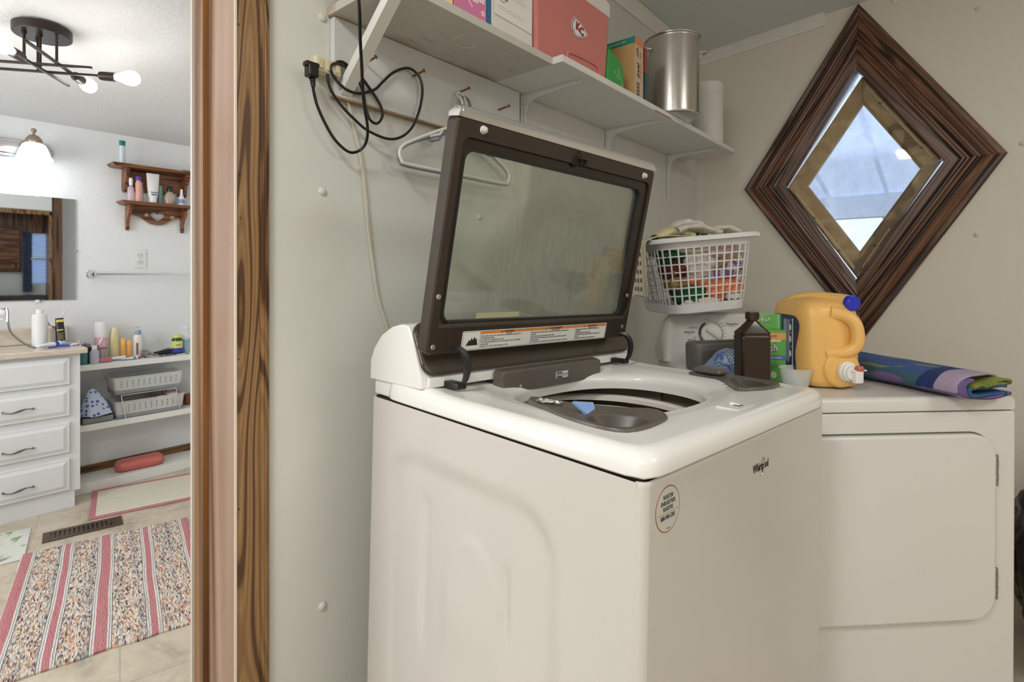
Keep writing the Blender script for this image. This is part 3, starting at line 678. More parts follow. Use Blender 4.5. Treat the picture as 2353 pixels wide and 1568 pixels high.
# logo and round sticker on the front
FM = lambda x, z, d=.0003: T(x, -d, z) @ RX(R(90))
lgm = mat((58, 54, 50), .25, .6)
text('Whirlpool', .0200, lgm, wm, FM(.362, -.0585), 'logo', bold=.012, sx=.78, th=.0006)
B().tube([(.367 + .0085 * cos(a) * .8 + .005 * sin(a), -.0006, -.060 + .0145 * sin(a)) for a in [R(-120 + 280 * i / 24) for i in range(25)]], lambda t: .0002 + .0009 * sin(pi * t), 6).obj('logo_ring', mat((170, 160, 120), .25, .8), wm)
st = B().lathe([(.0308, 0), (.0308, .0004)], 48).obj('round_sticker', mat((150, 84, 64), .4), wm); st.matrix_local = FM(.0565, -.0475, 0)
B().lathe([(.0294, .0003), (.0294, .0006)], 48).obj('sticker_face', mat((196, 196, 182), .4), st)
nv = mat((34, 38, 62), .45)
for s_, y, z_ in (('REGISTER', .0165, .0076), ('ENREGISTRER', .0086, .0076), ('REGISTRE', .0007, .0076), ('888-900-3381', -.0105, .0084)): text(s_, z_, nv, st, T(0, y, .0007), bold=.022, sx=.78)
B().box(-.0265, .0265, -.0050, -.0044, .0006, .0007).obj('rule_line', mat((150, 84, 64), .4), st)
B().box(-.003, .005, -.0262, -.0252, .0006, .0007).obj('print', nv, st)
# crumpled wrapper left in the detergent tray
t_ = B(); random.seed(3)
t_.sheet(lambda u, v: (-.022 + .044 * u, -.008 + .016 * v + .002 * sin(9 * u), .003 + .003 * noise.noise(V((u * 5, v * 5, 2))) * 2), 14, 6, .0006)
wr = t_.obj('foil_wrapper', mat((205, 200, 192), .25, .7, var=.3, vs=90)); wr.matrix_world = WM @ T(.108, .262, .0400) @ RZ(R(115))
tag(wr, 'small crumpled silver wrapper lying in the grey detergent tray', 'wrapper')

# ================================================================== DRYER (own frame, z 0 at the seam under its top)
DM = T(1.369, .3927, .8828) @ RZ(-.7964) @ RY(.0017) @ RX(.0035)
dr = thing('dryer', 'white front-loading dryer standing across the corner behind the washer', 'dryer', DM)
DW, DD = .69, .665
dry_m = mat((214, 211, 205), .28, var=.015, vs=3)
def skinbox(W_, D_, r, levels):
    P = rrect(W_, D_, r, 5, W_ / 2, D_ / 2); return [[(x + (W_ / 2 - x) * i * 2 / W_, y + (D_ / 2 - y) * i * 2 / D_, z) for x, y in P] for z, i in levels]
B().loft(skinbox(DW, DD, .010, ((-.003, .006), (-.005, .002), (-.010, 0), (-.855, 0), (-.86, .003)))).obj('cabinet', dry_m, dr)
B().box(.01, DW - .01, .03, DD - .01, -.875, -.855).obj('plinth', M['black_rub'], dr)
B().loft(skinbox(DW, DD, .010, ((-.001, .004), (.0, .001), (.004, 0), (.022, 0), (.029, .003), (.033, .008), (.034, .016)))).obj('top_panel', dry_m, dr, sm=1.0)
# door: raised panel inside a rounded groove
def dring(k, y, r): return [(x, y, z) for x, z in rrect(.545 - 2 * k, .461 - 2 * k, r - k, 7, .3483, -.2866)]
B().loft([dring(-.010, .001, .062), dring(-.010, -.0010, .062), dring(-.004, -.0010, .062), dring(-.003, .001, .062)], caps=False).obj('door_surround', dry_m, dr)
B().loft([dring(-.004, -.0005, .062), dring(0, -.0012, .062)], caps=False).obj('door_gap', mat((96, 90, 80), .7), dr)
dd_ = B().loft([dring(0.0, -.001, .062), dring(0, -.012, .062), dring(.003, -.0155, .062), dring(.008, -.017, .062)]).obj('door', dry_m, dr)
B().prism(rrect(.016, .075, .008, 4, .150, -.268), 0, .0055, .002, T(0, -.0165, 0) @ RX(R(90))).obj('handle', mat((196, 192, 184), .35), dd_)
hm = mat((150, 146, 136), .3, .7)
for z in (-.148, -.430):
    h = B()
    for i in range(5): h.cyl((.6265, -.006, z + .038 - i * .0155), (.6265, -.006, z + .0235 - i * .0155), .0062 if i % 2 else .0056, n=10)
    h.box(.626, .634, -.0035, 0, z - .038, z + .038, .001); h.obj('hinge', hm, dr)
# console
cp = [(.665, .034), (.665, .130), (.655, .175), (.640, .196), (.622, .2015), (.606, .198), (.600, .190), (.588, .120), (.578, .060), (.574, .034)]
B().loft([[(x, y + (iy if z > .05 else 0), .034 + (z - .034) * sc) for y, z in cp] for x, iy, sc in ((-.006, .012, .35), (.0, .006, .60), (.010, .004, .80), (.024, .002, .93), (.040, 0, .985), (.06, 0, 1), (DW - .06, 0, 1), (DW - .04, 0, .985), (DW - .024, .002, .93), (DW - .01, .004, .8), (DW, .006, .6))]).obj('console', dry_m, dr, sm=.7)
CPM = frame((0, .583, .09), (1, 0, 0), (0, .010, .07))
dz = lambda z: (z - .09) * 1.01
def ctext(s_, x, z, size, m_=None, **k): return text(s_, size, m_ or mat((70, 68, 66), .5), dr, CPM @ T(x, dz(z), .0032), **k)
dial = B().lathe([(.0375, 0), (.0375, .004), (.034, .009), (.031, .010), (.001, .0115)], 40).obj('dial', mat((214, 213, 206), .25), dr); dial.matrix_local = CPM @ T(.166, dz(.129), .002)
B().prism(rrect(.056, .013, .006, 4), .009, .019, .004).obj('grip_bar', mat((204, 203, 196), .25), dial, mx=RZ(R(-35)))
B().tube([(.044 * cos(a), .044 * sin(a), .0005) for a in [R(-60 + 175 * i / 40) for i in range(41)]], .0006, 5).obj('scale_ring', mat((110, 108, 104), .5), dial)
B().sheet(lambda u, v: ((.0385 + .0065 * v) * cos(R(118 + 110 * u)), (.0385 + .0065 * v) * sin(R(118 + 110 * u)), .0008), 40, 1, .0004).obj('scale_band', mat((36, 34, 34), .5), dial)
for a in (188, 196, 204): B().lathe([(.0016, .0012), (.0014, .0016)], 8, T(.0418 * cos(R(a)), .0418 * sin(R(a)), 0)).obj('scale_dot', M['white'], dial)
for a in (58, 44, 30, 16, 2, -12): B().lathe([(.0013, .0004), (.0012, .0010)], 8, T(.0415 * cos(R(a)), .0415 * sin(R(a)), 0)).obj('scale_dot', M['black'], dial)
for s_, a in (('60', 58), ('50', 44), ('40', 30), ('30', 16), ('20', 1), ('10', -13), ('Off', 108)): text(s_, .0062, mat((90, 88, 84), .5), dial, T(.0525 * cos(R(a)), .0525 * sin(R(a)), .0006), sx=.8)
ctext('Auto Dry', .088, .136, .0098, bold=.012); ctext('LESS DRY', .088, .129, .0035)
ctext('Timed Dry', .246, .162, .0098, bold=.012); ctext('HIGH HEAT', .246, .1545, .0035)
ctext('Touch Up', .262, .126, .0078); ctext('Normal', .096, .108, .0092); ctext('Less', .106, .1165, .0066); ctext('More', .112, .099, .0066)
ctext('Wrinkle Guard', .102, .152, .0046); B().box(.084, .120, -.0001, .0001, -.0003, .0003, mx=CPM @ T(0, dz(.1485), .0034) @ RX(R(90))).obj('print', mat((110, 108, 104), .5), dr)
# ================================================================== ON THE DRYER
def at_d(x, y, z=.0352, rz=0, ry=0): return DM @ T(x, y, z) @ RZ(R(rz)) @ RY(R(ry))
# orange detergent jug lying on its back, spout down
jm = mat((234, 184, 104), .35, var=.03, vs=10)
jug = thing('detergent_jug', 'big orange detergent jug with blue cap and white tap on the dryer', 'jug', at_d(.292, .205, rz=-4))
def sq(cx_, cy_, rx, ry, z, p=4.2, n=40):
    o = []
    for i in range(n):
        a = 2 * pi * i / n; c, s_ = cos(a), sin(a)
        o.append((cx_ + rx * abs(c) ** (2 / p) * (1 if c > 0 else -1), cy_ + ry * abs(s_) ** (2 / p) * (1 if s_ > 0 else -1), z))
    return o
B().loft([sq(.008, 0, .058, .085, 0), sq(.006, 0, .070, .097, .006), sq(.003, 0, .078, .102, .022), sq(.001, 0, .0800, .103, .05), sq(0, 0, .0800, .103, .10), sq(0, 0, .080, .103, .15), sq(-.001, 0, .0800, .102, .185),
          sq(-.003, 0, .077, .100, .205), sq(-.004, .002, .068, .094, .222), sq(.000, .006, .058, .080, .231), sq(.004, .010, .046, .060, .237), sq(.006, .012, .030, .036, .240)]).obj('body', jm, jug, sm=1.3)
B().tube(cr([(-.050, .050, .208), (-.030, .035, .224), (.000, .000, .232), (.032, -.050, .230), (.046, -.082, .227)], 6), lambda t: .0235 - .003 * t, 18).obj('neck', jm, jug)
cd = V((.10, -1, -.06)).normalized(); c0 = V((.046, -.082, .227))
B().cyl(c0 - cd * .004, c0 + cd * .018, .0205, .0200, 28).cyl(c0 + cd * .018, c0 + cd * .0195, .0185, .017, 28).obj('cap', mat((38, 50, 188), .3), jug)
B().tube(cr([(-.004, -.086, .200), (.022, -.100, .194), (.042, -.111, .176), (.049, -.115, .146), (.046, -.113, .116), (.028, -.106, .100), (.002, -.098, .095), (-.014, -.088, .092)], 6), lambda t: .0165 + .006 * (2 * t - 1) ** 4, 16).obj('grip', jm, jug, sm=1.3)
B().lathe([(.050, -.004), (.047, .004), (.042, .007), (.034, .008)], 40, T(.014, -.1035, .052) @ RX(R(90))).obj('boss', jm, jug, sm=1.2)
tapm = mat((232, 230, 224), .35)
TP = T(.024, -.112, .048) @ RX(R(90)) @ RY(R(12))
tp = B().lathe([(.0265, -.004), (.0265, .004), (.0235, .006), (.0235, .012), (.019, .014), (.019, .019), (.0003, .020)], 32).obj('spout_ring', tapm, jug, mx=TP)
B().box(-.003, .022, -.027, .006, .016, .031, .004).box(-.008, .036, .0035, .0075, .018, .026, .0015).obj('tap', tapm, jug, mx=TP)
B().lathe([(.0115, 0), (.0115, .006), (.009, .010), (.0003, .0115)], 24, T(.014, .007, .023) @ RX(R(-90))).obj('press_button', mat((190, 92, 74), .35), jug, mx=TP)
# label on the left face (normal -x)
LFm = lambda y, z, x=-.0803: T(x, y, z) @ MX(((0, 0, -1, 0), (-1, 0, 0, 0), (0, 1, 0, 0), (0, 0, 0, 1)))
lb = B().prism(cr_poly([(-.072, -.062), (-.020, -.066), (.046, -.074), (.052, -.060), (.050, -.02), (.066, .03), (.068, .055), (.050, .072), (.010, .075), (-.060, .073), (-.076, .060), (-.078, 0)], 4), 0, .0010).obj('label', mat((38, 30, 84), .35), jug, mx=LFm(0, .115))
B().box(-.060, -.030, -.060, .0725, .0009, .0012).obj('label_band', mat((206, 214, 206), .4), lb)
B().box(-.030, -.020, -.062, .073, .0009, .0013).obj('label_band', mat((50, 138, 92), .4), lb)
B().box(.036, .040, -.070, .066, .0009, .0012).obj('label_line', mat((230, 230, 236), .4), lb)
lw = mat((200, 200, 224), .5)
for i in range(9): B().box(-.010 + .0035 * i if i < 6 else .014 + .003 * (i - 6), -.0086 + .0035 * i if i < 6 else .0152 + .003 * (i - 6), -.060 + .004 * (i % 3), .064 - .003 * (i % 2), .0009, .0012).obj('print', lw, lb)
for y in (.045, .012, -.028): B().prism([(.026 + .0055 * cos(a), y - .004 + .009 * sin(a)) for a in [2 * pi * i / 12 for i in range(12)]], .0009, .0013).obj('picture', mat((214, 224, 232), .4), lb)
for s_, y in (('1', .062), ('2', .026), ('3', -.012)): text(s_, .010, lw, lb, T(.031, y, .0012) @ RZ(R(-90)))
# brown bottle
bb = thing('brown_bottle', 'dark brown square-shouldered plastic bottle in front of the green box', 'bottle', at_d(.088, .165, rz=-2) @ MX.Diagonal((.92, .92, .985, 1)))
bwn = mat((46, 29, 17), .22, var=.06, vs=12)
def rr3(w_, d_, r, z): return [(x, y, z) for x, y in rrect(w_, d_, r, 4)]
B().loft([rr3(.080, .050, .010, 0), rr3(.088, .058, .010, .004), rr3(.088, .058, .009, .127), rr3(.090, .060, .009, .129), rr3(.090, .060, .009, .134), rr3(.086, .056, .010, .139), rr3(.089, .059, .010, .147), rr3(.060, .042, .014, .163), rr3(.034, .032, .0155, .178), rr3(.028, .028, .0135, .181), rr3(.028, .028, .0135, .186)]).obj('body', bwn, bb, sm=.5)
cp_ = B().lathe([(.0185, .183), (.0185, .201), (.0175, .203), (.0003, .2035)], 30).obj('cap', mat((50, 30, 18), .35), bb)
for i in range(18):
    a = 2 * pi * i / 18; B().cyl((.0185 * cos(a), .0185 * sin(a), .185), (.0185 * cos(a), .0185 * sin(a), .200), .0011, n=5).obj('rib', mat((50, 30, 18), .35), cp_)
# green box with its torn-up flap
gb = thing('green_box', 'bright green cleaner carton with its flap raised behind the brown bottle', 'box', at_d(.168, .238, rz=-9))
grn = mat((112, 188, 88), .45, var=.03); B().box(-.050, .050, -.022, .022, 0, .145, .001).obj('carton', grn, gb)
B().raw([(-.048, .0215, .145), (.048, .0215, .145), (.048, .026, .184), (.040, .0262, .188), (-.038, .0262, .190), (-.048, .026, .186), (-.048, .0225, .145), (.048, .0225, .145), (.048, .027, .184), (.040, .0272, .188), (-.038, .0272, .190), (-.048, .027, .186)],
        [(0, 1, 2, 3, 4, 5), (11, 10, 9, 8, 7, 6)] + [(i, (i + 1) % 6, (i + 1) % 6 + 6, i + 6) for i in range(6)]).obj('flap', grn, gb)
GF = lambda x, z, y=-.0224: T(x, y, z) @ RX(R(90))
def gband(x0, x1, z0, z1, c, nm='band'): B().box(x0, x1, -.0226, -.0218, z0, z1).obj(nm, mat(c, .45), gb)
gband(-.050, .050, .118, .137, (240, 180, 106)); gband(-.030, .034, .112, .119, (236, 222, 190), 'strip'); gband(-.050, .050, .060, .073, (98, 124, 192))
wt = mat((240, 242, 238), .45); dk = mat((40, 70, 44), .5)
text('3 PACK', .0095, mat((120, 60, 30), .5), gb, GF(.008, .1275, -.0228), bold=.02, sx=.95)
for sz, m_, y, bo in ((.030, dk, -.0225, .06), (.030, wt, -.0229, .012)): text('affresh', sz, m_, gb, GF(-.008, .094, y), 'brand_lettering', bold=bo, sx=.80, shear=.12)
for sz, m_, y, bo in ((.0225, dk, .0245, .06), (.0225, wt, .0240, .012)): text('affresh', sz, m_, gb, T(-.006, y - .001, .172) @ RX(R(84)), 'brand_lettering', bold=bo, sx=.95, shear=.12)
text('WASHING MACHINE CLEANER', .0056, wt, gb, GF(0, .0665, -.0228), bold=.02, sx=.92)
for i, s_ in enumerate(('Helps remove', 'odor-causing residues', 'and keeps the tub', 'fresh')): text(s_, .0052, dk, gb, GF(.010, .051 - .0055 * i, -.0226), sx=.9)
B().prism([(.008 * cos(a), .010 * sin(a)) for a in [2 * pi * i / 16 for i in range(16)]], 0, .0004, mx=GF(.014, .018)).obj('emblem', wt, gb)
for i in range(16): B().box(.0498, .0504, -.016 + .002 * i, -.0152 + .002 * i, .05, .115).obj('side_print', mat((190, 220, 180), .5), gb)
# translucent cup
cupm = N('frosted_plastic'); cupm.col((226, 232, 230)); cupm.set(.35, Alpha=.42)
tag(B().loft([[(r * cos(a), r * sin(a), z) for a in [2 * pi * i / 36 for i in range(36)]] for r, z in ((.030, 0), (.0405, .050), (.043, .051), (.043, .053), (.0395, .053), (.0285, .002), (.001, .002))]).obj('measuring_cup', cupm.m, mx=at_d(.193, .133)),
    'frosted clear plastic cup standing in front of the green box', 'cup')
# grey plastic tray standing behind, with the blue woven cloth hanging over it
gt = thing('plastic_tub', 'dark grey plastic tub with rounded corners behind the blue checked cloth', 'tub', at_d(.125, .415, rz=12))
gpm = mat((104, 101, 96), .4, var=.06)
def ubend(s_): return None
B().loft([[(x, y, z) for x, y in rrect(.245 - k, .085 - k, .032, 7)] for z, k in ((0, .014), (.006, .004), (.05, .001), (.078, 0), (.086, .003), (.089, .010), (.086, .016), (.076, .018), (.010, .024))], caps=True).obj('body', gpm, gt)
B().prism(rrect(.050, .060, .010, 4, -.078, .040), 0, .004, .0015, T(0, -.0425, 0) @ RX(R(90))).obj('end_panel', mat((88, 86, 80), .45), gt)
def cloth_mat():
    n = N('blue_white_woven_cloth'); co = n.co((1, 1, 1), (0, 0, R(38))); x = n.xyz(n.co((1, 1, 1), (0, R(20), R(32))))
    a = n.math('SINE', n.math('MULTIPLY', n.math('ADD', x[0], x[2]), 1150)); b = n.math('SINE', n.math('MULTIPLY', n.math('SUBTRACT', x[1], x[2]), 1150))
    f = n.math('GREATER_THAN', n.math('ADD', a, b), .35)
    n.col(n.mix(f, n.mix(n.ramp(n.noise(18, 3), [(.4, (0, 0, 0, 1)), (.6, (1, 1, 1, 1))]), (172, 190, 214), (92, 128, 182)), (42, 58, 84))); n.bump(n.noise(300, 2), .3); return n.set(.9)
def heap(u, v):
    x = -.075 + .150 * u; y = -.065 + .135 * v; e = min(1, 5 * min(u, 1 - u, v, 1 - v))
    h = .074 * (sin(pi * u) ** .5) * (sin(pi * min(1, v * 1.0)) ** .6) + .012 * noise.noise(V((u * 3.2 + v * 2, v * 3, 1))) * e + .006 * noise.noise(V((u * 9, v * 7 + u * 5, 5))) * e
    return (x + .008 * noise.noise(V((u * 4, v * 4, 9))), y, max(.0005, h) + .004)
tag(B().sheet(heap, 46, 40, .0025).obj('woven_cloth', cloth_mat(), mx=at_d(.094, .300, rz=10), sm=2), 'crumpled blue and white woven cloth lying before the grey tub', 'cloth')

# folded beach towel on the right of the dryer
def towel_mat(name, stops, axis=1, warp=.04, blot=None, sc=4):
    n = N(name); x = n.xyz(); f = n.math('ADD', x[axis], n.math('MULTIPLY', n.math('SUBTRACT', n.noise(3.2, 2), .5), warp))
    c = n.ramp(f, stops, 'CONSTANT')
    if blot: c = n.mix(n.ramp(n.noise(sc, 5, rough=.55, dist=.6), [(blot[0], (0, 0, 0, 1)), (blot[0] + .05, (1, 1, 1, 1))]), c, blot[1])
    n.col(c); n.bump(n.noise(420, 2), .5, .002); return n.set(.95)
bt_ = thing('beach_towel', 'folded blue, green and purple beach towel on the right end of the dryer', 'towel', at_d(.540, .212, rz=13) @ T(-.017, 0, .007) @ MX.Diagonal((.66, 1, .80, 1)))
# outer fold: cross-section in x,z swept along y, opening to the right
def csec(k, y):
    w_ = .205 + .0 * y; h = .062 + .004 * (y + .24) / .5; o = cr([(.100, 0, h * .86), (.04, 0, h), (-.05, 0, h * 1.0), (-.092, 0, h * .86), (-.106, 0, h * .5), (-.094, 0, h * .14), (-.05, 0, .006), (.03, 0, .005), (.118, 0, .006)], 5)
    return o
def outer(u, v):
    y = -.235 + .48 * v; s_ = csec(0, y); i = min(int(u * (len(s_) - 1)), len(s_) - 1); p = s_[i]
    sk = .040 * v
    return (p.x + sk - .03 + .004 * noise.noise(V((u * 5, v * 4, 1))), y + .012 * noise.noise(V((u * 3, 0, 4))) - (.012 * sin(pi * u)), p.z + .003 * noise.noise(V((u * 7, v * 6, 2))))
def bm_():
    n = N('beach_towel_print'); x = n.xyz(); f = n.math('ADD', x[1], n.math('MULTIPLY', n.math('SUBTRACT', n.noise(5, 2), .5), .05))
    f = n.math('ADD', f, n.math('MULTIPLY', x[2], .35))
    top = n.mix(n.ramp(n.noise(9, 4, n.co((1, .5, 1)), .6, 1.2), [(.50, (0, 0, 0, 1)), (.55, (1, 1, 1, 1))]), (62, 88, 140), (138, 150, 66))
    side = n.mix(n.noise(7, 4), (44, 82, 104), (74, 110, 118))
    body = n.mix(n.ramp(x[2], [(.048, (0, 0, 0, 1)), (.054, (1, 1, 1, 1))]), side, top)
    c = n.mix(n.ramp(f, [(.0, (0, 0, 0, 1)), (.5, (0, 0, 0, 1))]), body, body)
    g = n.ramp(n.math('ADD', f, .5), [(0, (.1, .1, .1, 1)), (.338, (.5, .5, .5, 1)), (.385, (1, 1, 1, 1))], 'CONSTANT')
    lil = n.math('LESS_THAN', f, -.172); nav = n.math('LESS_THAN', f, -.130)
    c = n.mix(nav, body, (34, 54, 104)); c = n.mix(lil, c, (168, 152, 176))
    n.col(c); n.bump(n.noise(420, 2), .5, .002); return n.set(.95)
B().sheet(outer, 40, 30, .007).obj('outer_fold', bm_(), bt_, sm=2)
def layer(name, path, y0, y1, th, m_, sk=0, seed=1):
    P = cr([(x, 0, z) for x, z in path], 6)
    def f(u, v):
        i = min(int(round(u * (len(P) - 1))), len(P) - 1); p = P[i]; y = y0 + (y1 - y0) * v
        return (p.x - .03 + .04 * ((y + .235) / .48) + .003 * noise.noise(V((u * 6, v * 5, seed))), y + .008 * noise.noise(V((u * 4, 1, seed * 3))), p.z + .0025 * noise.noise(V((u * 6, v * 5, seed + 7))))
    return B().sheet(f, len(P) - 1, 14, th).obj(name, m_, bt_, sm=2)
tfz = lambda c, v_=.12: mat(c, .95, var=v_, bs=420, bst=.5, vs=30)
layer('purple_fold', [(-.060, .050), (-.092, .044), (-.104, .026), (-.088, .010), (-.03, .004), (.05, .003), (.135, .010)], -.255, .1, .009, tfz((112, 92, 142)), seed=2)
layer('blue_fold', [(.104, .026), (.05, .030), (-.02, .026), (-.076, .024), (-.084, .016), (-.06, .011), (.02, .010), (.104, .012)], -.258, .1, .009, tfz((52, 96, 142)), seed=3)
layer('green_fold', [(-.075, .038), (-.04, .046), (-.01, .038), (.03, .044), (.078, .056), (.108, .052), (.112, .038), (.06, .034), (.0, .032)], -.262, .12, .009, tfz((124, 134, 56), .2), seed=4)
B().prism([(.010 * cos(a), .007 * sin(a)) for a in [2 * pi * i / 16 for i in range(16)]], 0, .001, mx=frame((-.1335, -.158, .034), (0, -1, .0), (0, 0, 1))).obj('green_dot', tfz((166, 184, 60)), bt_)

# laundry basket on the console, tipped to the left, with the washing in it
BK = DM @ T(.132, .468, .2115) @ RZ(R(3)) @ RY(R(-5.0))
bk = thing('laundry_basket', 'white plastic lattice laundry basket perched on the dryer console', 'laundry basket', BK)
bkm = mat((226, 225, 224), .3)
BL = .36
def bring(z):
    t_ = z / .262; w_ = .266 + .068 * t_; d_ = BL - .06 + .06 * t_; return w_, d_
def bxy(z, s_, n=72, r=.060):
    w_, d_ = bring(z); P = rrect(w_, d_, r, 8, 0, BL / 2); L = [0]
    P = [V((x, y, z)) for x, y in P]
    for i in range(len(P)): L.append(L[-1] + (P[(i + 1) % len(P)] - P[i]).length)
    d = (s_ % 1) * L[-1]; i = max(q for q in range(len(P)) if L[q] <= d + 1e-9); i = min(i, len(P) - 1); f_ = (d - L[i]) / max(1e-9, L[i + 1] - L[i]); return P[i].lerp(P[(i + 1) % len(P)], f_)
NS = 46
def hoop(z0, z1, th):
    b = B(); n = 96; rg = []
    for z, k in ((z0, 0), (z1, 0), (z1, th), (z0, th)):
        row = []
        for i in range(n):
            p = bxy(z, i / n); c_ = V((0, BL / 2, z)); d = (p - c_); row.append(tuple(p - d * (k / d.length)))
        rg.append(row)
    return b.loft(rg + [rg[0]], caps=False)
# solid base band and floor
n = 96
B().loft([[tuple(bxy(0, i / n) * .97 + V((0, BL / 2, 0)) * .03 + V((0, 0, 0))) for i in range(n)], [tuple(bxy(.004, i / n)) for i in range(n)], [tuple(bxy(.034, i / n)) for i in range(n)], [tuple(bxy(.034, i / n) * .985 + V((0, BL / 2, .034)) * .015) for i in range(n)], [tuple(bxy(.004, i / n) * .97 + V((0, BL / 2, .0)) * .03) for i in range(n)]]).obj('base', bkm, bk)
lat = [hoop(z, z + .0042, .003) for z in [.034 + .0265 * k for k in range(1, 8)]]
for h in lat: h.obj('hoop', bkm, bk)
hoop(.224, .250, .003).obj('upper_band', bkm, bk)
for i in range(NS):
    s_ = i / NS; a, b_ = bxy(.032, s_), bxy(.228, s_); tg = (bxy(.1, s_ + .004) - bxy(.1, s_ - .004)).normalized(); w2_ = .0026
    nn = tg.cross(b_ - a).normalized() * .0014
    B().raw([a - tg * w2_ - nn, a + tg * w2_ - nn, a + tg * w2_ + nn, a - tg * w2_ + nn, b_ - tg * w2_ - nn, b_ + tg * w2_ - nn, b_ + tg * w2_ + nn, b_ - tg * w2_ + nn], [(0, 1, 5, 4), (1, 2, 6, 5), (2, 3, 7, 6), (3, 0, 4, 7)]).obj('upright', bkm, bk)
rg = []
for k, z in ((0, .240), (.004, .247), (.016, .252), (.024, .252), (.026, .248), (.026, .242), (.029, .242), (.029, .251), (.024, .257), (.010, .257), (-.002, .250), (-.002, .240)):
    row = []
    for i in range(n):
        p = bxy(.25, i / n); d = p - V((0, BL / 2, .25)); row.append(tuple(p + d * (k / d.length) + V((0, 0, z - .25))))
    rg.append(row)
B().loft(rg + [rg[0]], caps=False).obj('rim', bkm, bk)
def garment(name, label, c, cx_, cy_, cz, rx, ry, rz_, seed, cat='garment', var=.12, m_=None, rot=0, folds=3.0):
    rx *= 1.12; rz_ *= 1.08
    t = bmesh.new(); bmesh.ops.create_icosphere(t, subdivisions=4, radius=1)
    for v in t.verts:
        p = v.co.copy(); q = noise.noise(p * folds * .6 + V((seed * 3.1, 0, 0))); q2 = noise.noise(V((p.x * folds * 1.5, p.y * folds, p.z * folds * 2.6)) + V((0, seed * 2.7, 0)))
        v.co = V((p.x * rx, p.y * ry, p.z * rz_)) * (1 + .22 * q + .14 * abs(q2))
    t.transform(RY(R(rot)))
    for v in t.verts:      # kept inside the basket walls
        z = max(.012, cz + v.co.z); w2, d2_ = bring(min(z, .262)); x = max(-w2 / 2 + .012, min(w2 / 2 - .012, cx_ + v.co.x)); y = max(BL / 2 - d2_ / 2 + .010, cy_ + v.co.y)
        v.co = V((x - cx_, y - cy_, z - cz))
    b = B(); b.join(t); o = b.obj(name, m_ or mat(c, .92, var=var, bs=260, bst=.5, vs=24), sm=2)
    o.matrix_world = BK @ T(cx_, cy_, cz); return tag(o, label, cat, None)
def print_mat(name, a, b, sc, lo=.5):
    n = N(name); n.col(n.mix(n.ramp(n.noise(sc, 2, None, .5, .4), [(lo, (0, 0, 0, 1)), (lo + .04, (1, 1, 1, 1))]), a, b)); n.bump(n.noise(260, 2), .4, .002); return n.set(.92)
garment('green_shirt', 'dark green garment low at the front left of the basket', (24, 92, 56), -.050, .085, .062, .062, .05, .036, 1)
garment('orange_shirt', 'bright orange garment along the bottom right of the basket', (244, 134, 88), .048, .090, .072, .085, .052, .042, 2, folds=4)
garment('orange_shirt', 'bright orange garment edge beside the green one at the basket left', (240, 130, 84), -.075, .060, .105, .052, .025, .018, 21, rot=-12)
garment('white_sock', 'white fluffy sock at the very bottom of the basket', (222, 216, 206), -.030, .045, .036, .060, .022, .014, 3, 'sock')
garment('white_sock', 'small white sock at the bottom right of the basket', (226, 220, 212), .085, .050, .046, .024, .018, .014, 31, 'sock')
garment('purple_floral_shirt', 'purple garment with pale flowers at mid right of the basket', (0, 0, 0), .075, .100, .132, .075, .065, .034, 4, m_=print_mat('purple_floral', (134, 92, 140), (196, 186, 192), 42, .52), rot=-14)
garment('tan_towel', 'tan towel in the middle right of the basket', (162, 142, 100), .055, .090, .158, .085, .05, .020, 5, 'towel', rot=-22)
garment('teal_shirt', 'teal garment showing as a thin band above the tan towel', (18, 96, 100), .060, .105, .180, .085, .045, .018, 6, rot=-18)
garment('pink_towel', 'pink and white towel at the upper right of the basket', (214, 178, 180), .050, .105, .206, .090, .07, .030, 7, 'towel', m_=print_mat('pink_print', (214, 172, 174), (222, 212, 210), 20, .5), folds=4.5)
garment('white_towel', 'crumpled white towel in the middle left of the basket', (216, 208, 204), -.035, .085, .160, .070, .06, .058, 8, 'towel', folds=4.5)
garment('maroon_shirt', 'maroon patterned garment at the far left of the basket', (96, 40, 38), -.105, .080, .150, .042, .06, .034, 9, m_=print_mat('maroon_print', (88, 34, 30), (146, 96, 56), 50, .62))
garment('green_towel', 'dark green towel at the upper left of the basket', (20, 74, 54), -.110, .085, .195, .048, .06, .028, 10, 'towel')
garment('olive_shirt', 'olive brown garment at the lower left of the basket', (150, 124, 70), -.100, .075, .108, .046, .05, .024, 12)
garment('cream_towel', 'cream towel filling the top of the basket behind the rim', (208, 204, 176), -.010, .150, .222, .13, .12, .034, 13, 'towel')
def drape(name, label, m_, f, nu, nv, th=.004): o = B().sheet(f, nu, nv, th).obj(name, m_, sm=2); o.matrix_world = BK; return tag(o, label, 'towel')
def fold(x0, x1, y, z, w_, amp, seed, curl=0):
    def f(u, v):
        x = x0 + (x1 - x0) * u; a = v * 2 * pi * .93
        ry, rz_ = w_ * (1 - .25 * abs(2 * u - 1)), amp
        return (x + .006 * noise.noise(V((v * 3, u * 3, seed))), y + ry * cos(a) + .01 * sin(u * 3), z + rz_ * sin(a) + .020 * sin(pi * u + curl) + .006 * noise.noise(V((u * 5, v * 4, seed))))
    return f
terry = lambda c: mat(c, .95, var=.05, bs=330, bst=.7, vs=40)
drape('beige_towel', 'pinkish beige towel folded on top of the basket at the centre', terry((204, 194, 182)), fold(-.09, .06, .075, .272, .050, .011, 3, .4), 30, 24)
drape('cream_towel', 'cream rolled towel lying at the back top of the basket', terry((220, 214, 200)), fold(-.07, .05, .16, .290, .055, .013, 5), 30, 24)
drape('yellow_towel', 'pale yellow towel bunched on the left top of the basket', terry((212, 204, 160)), fold(-.15, -.02, .11, .262, .055, .013, 8), 30, 24)
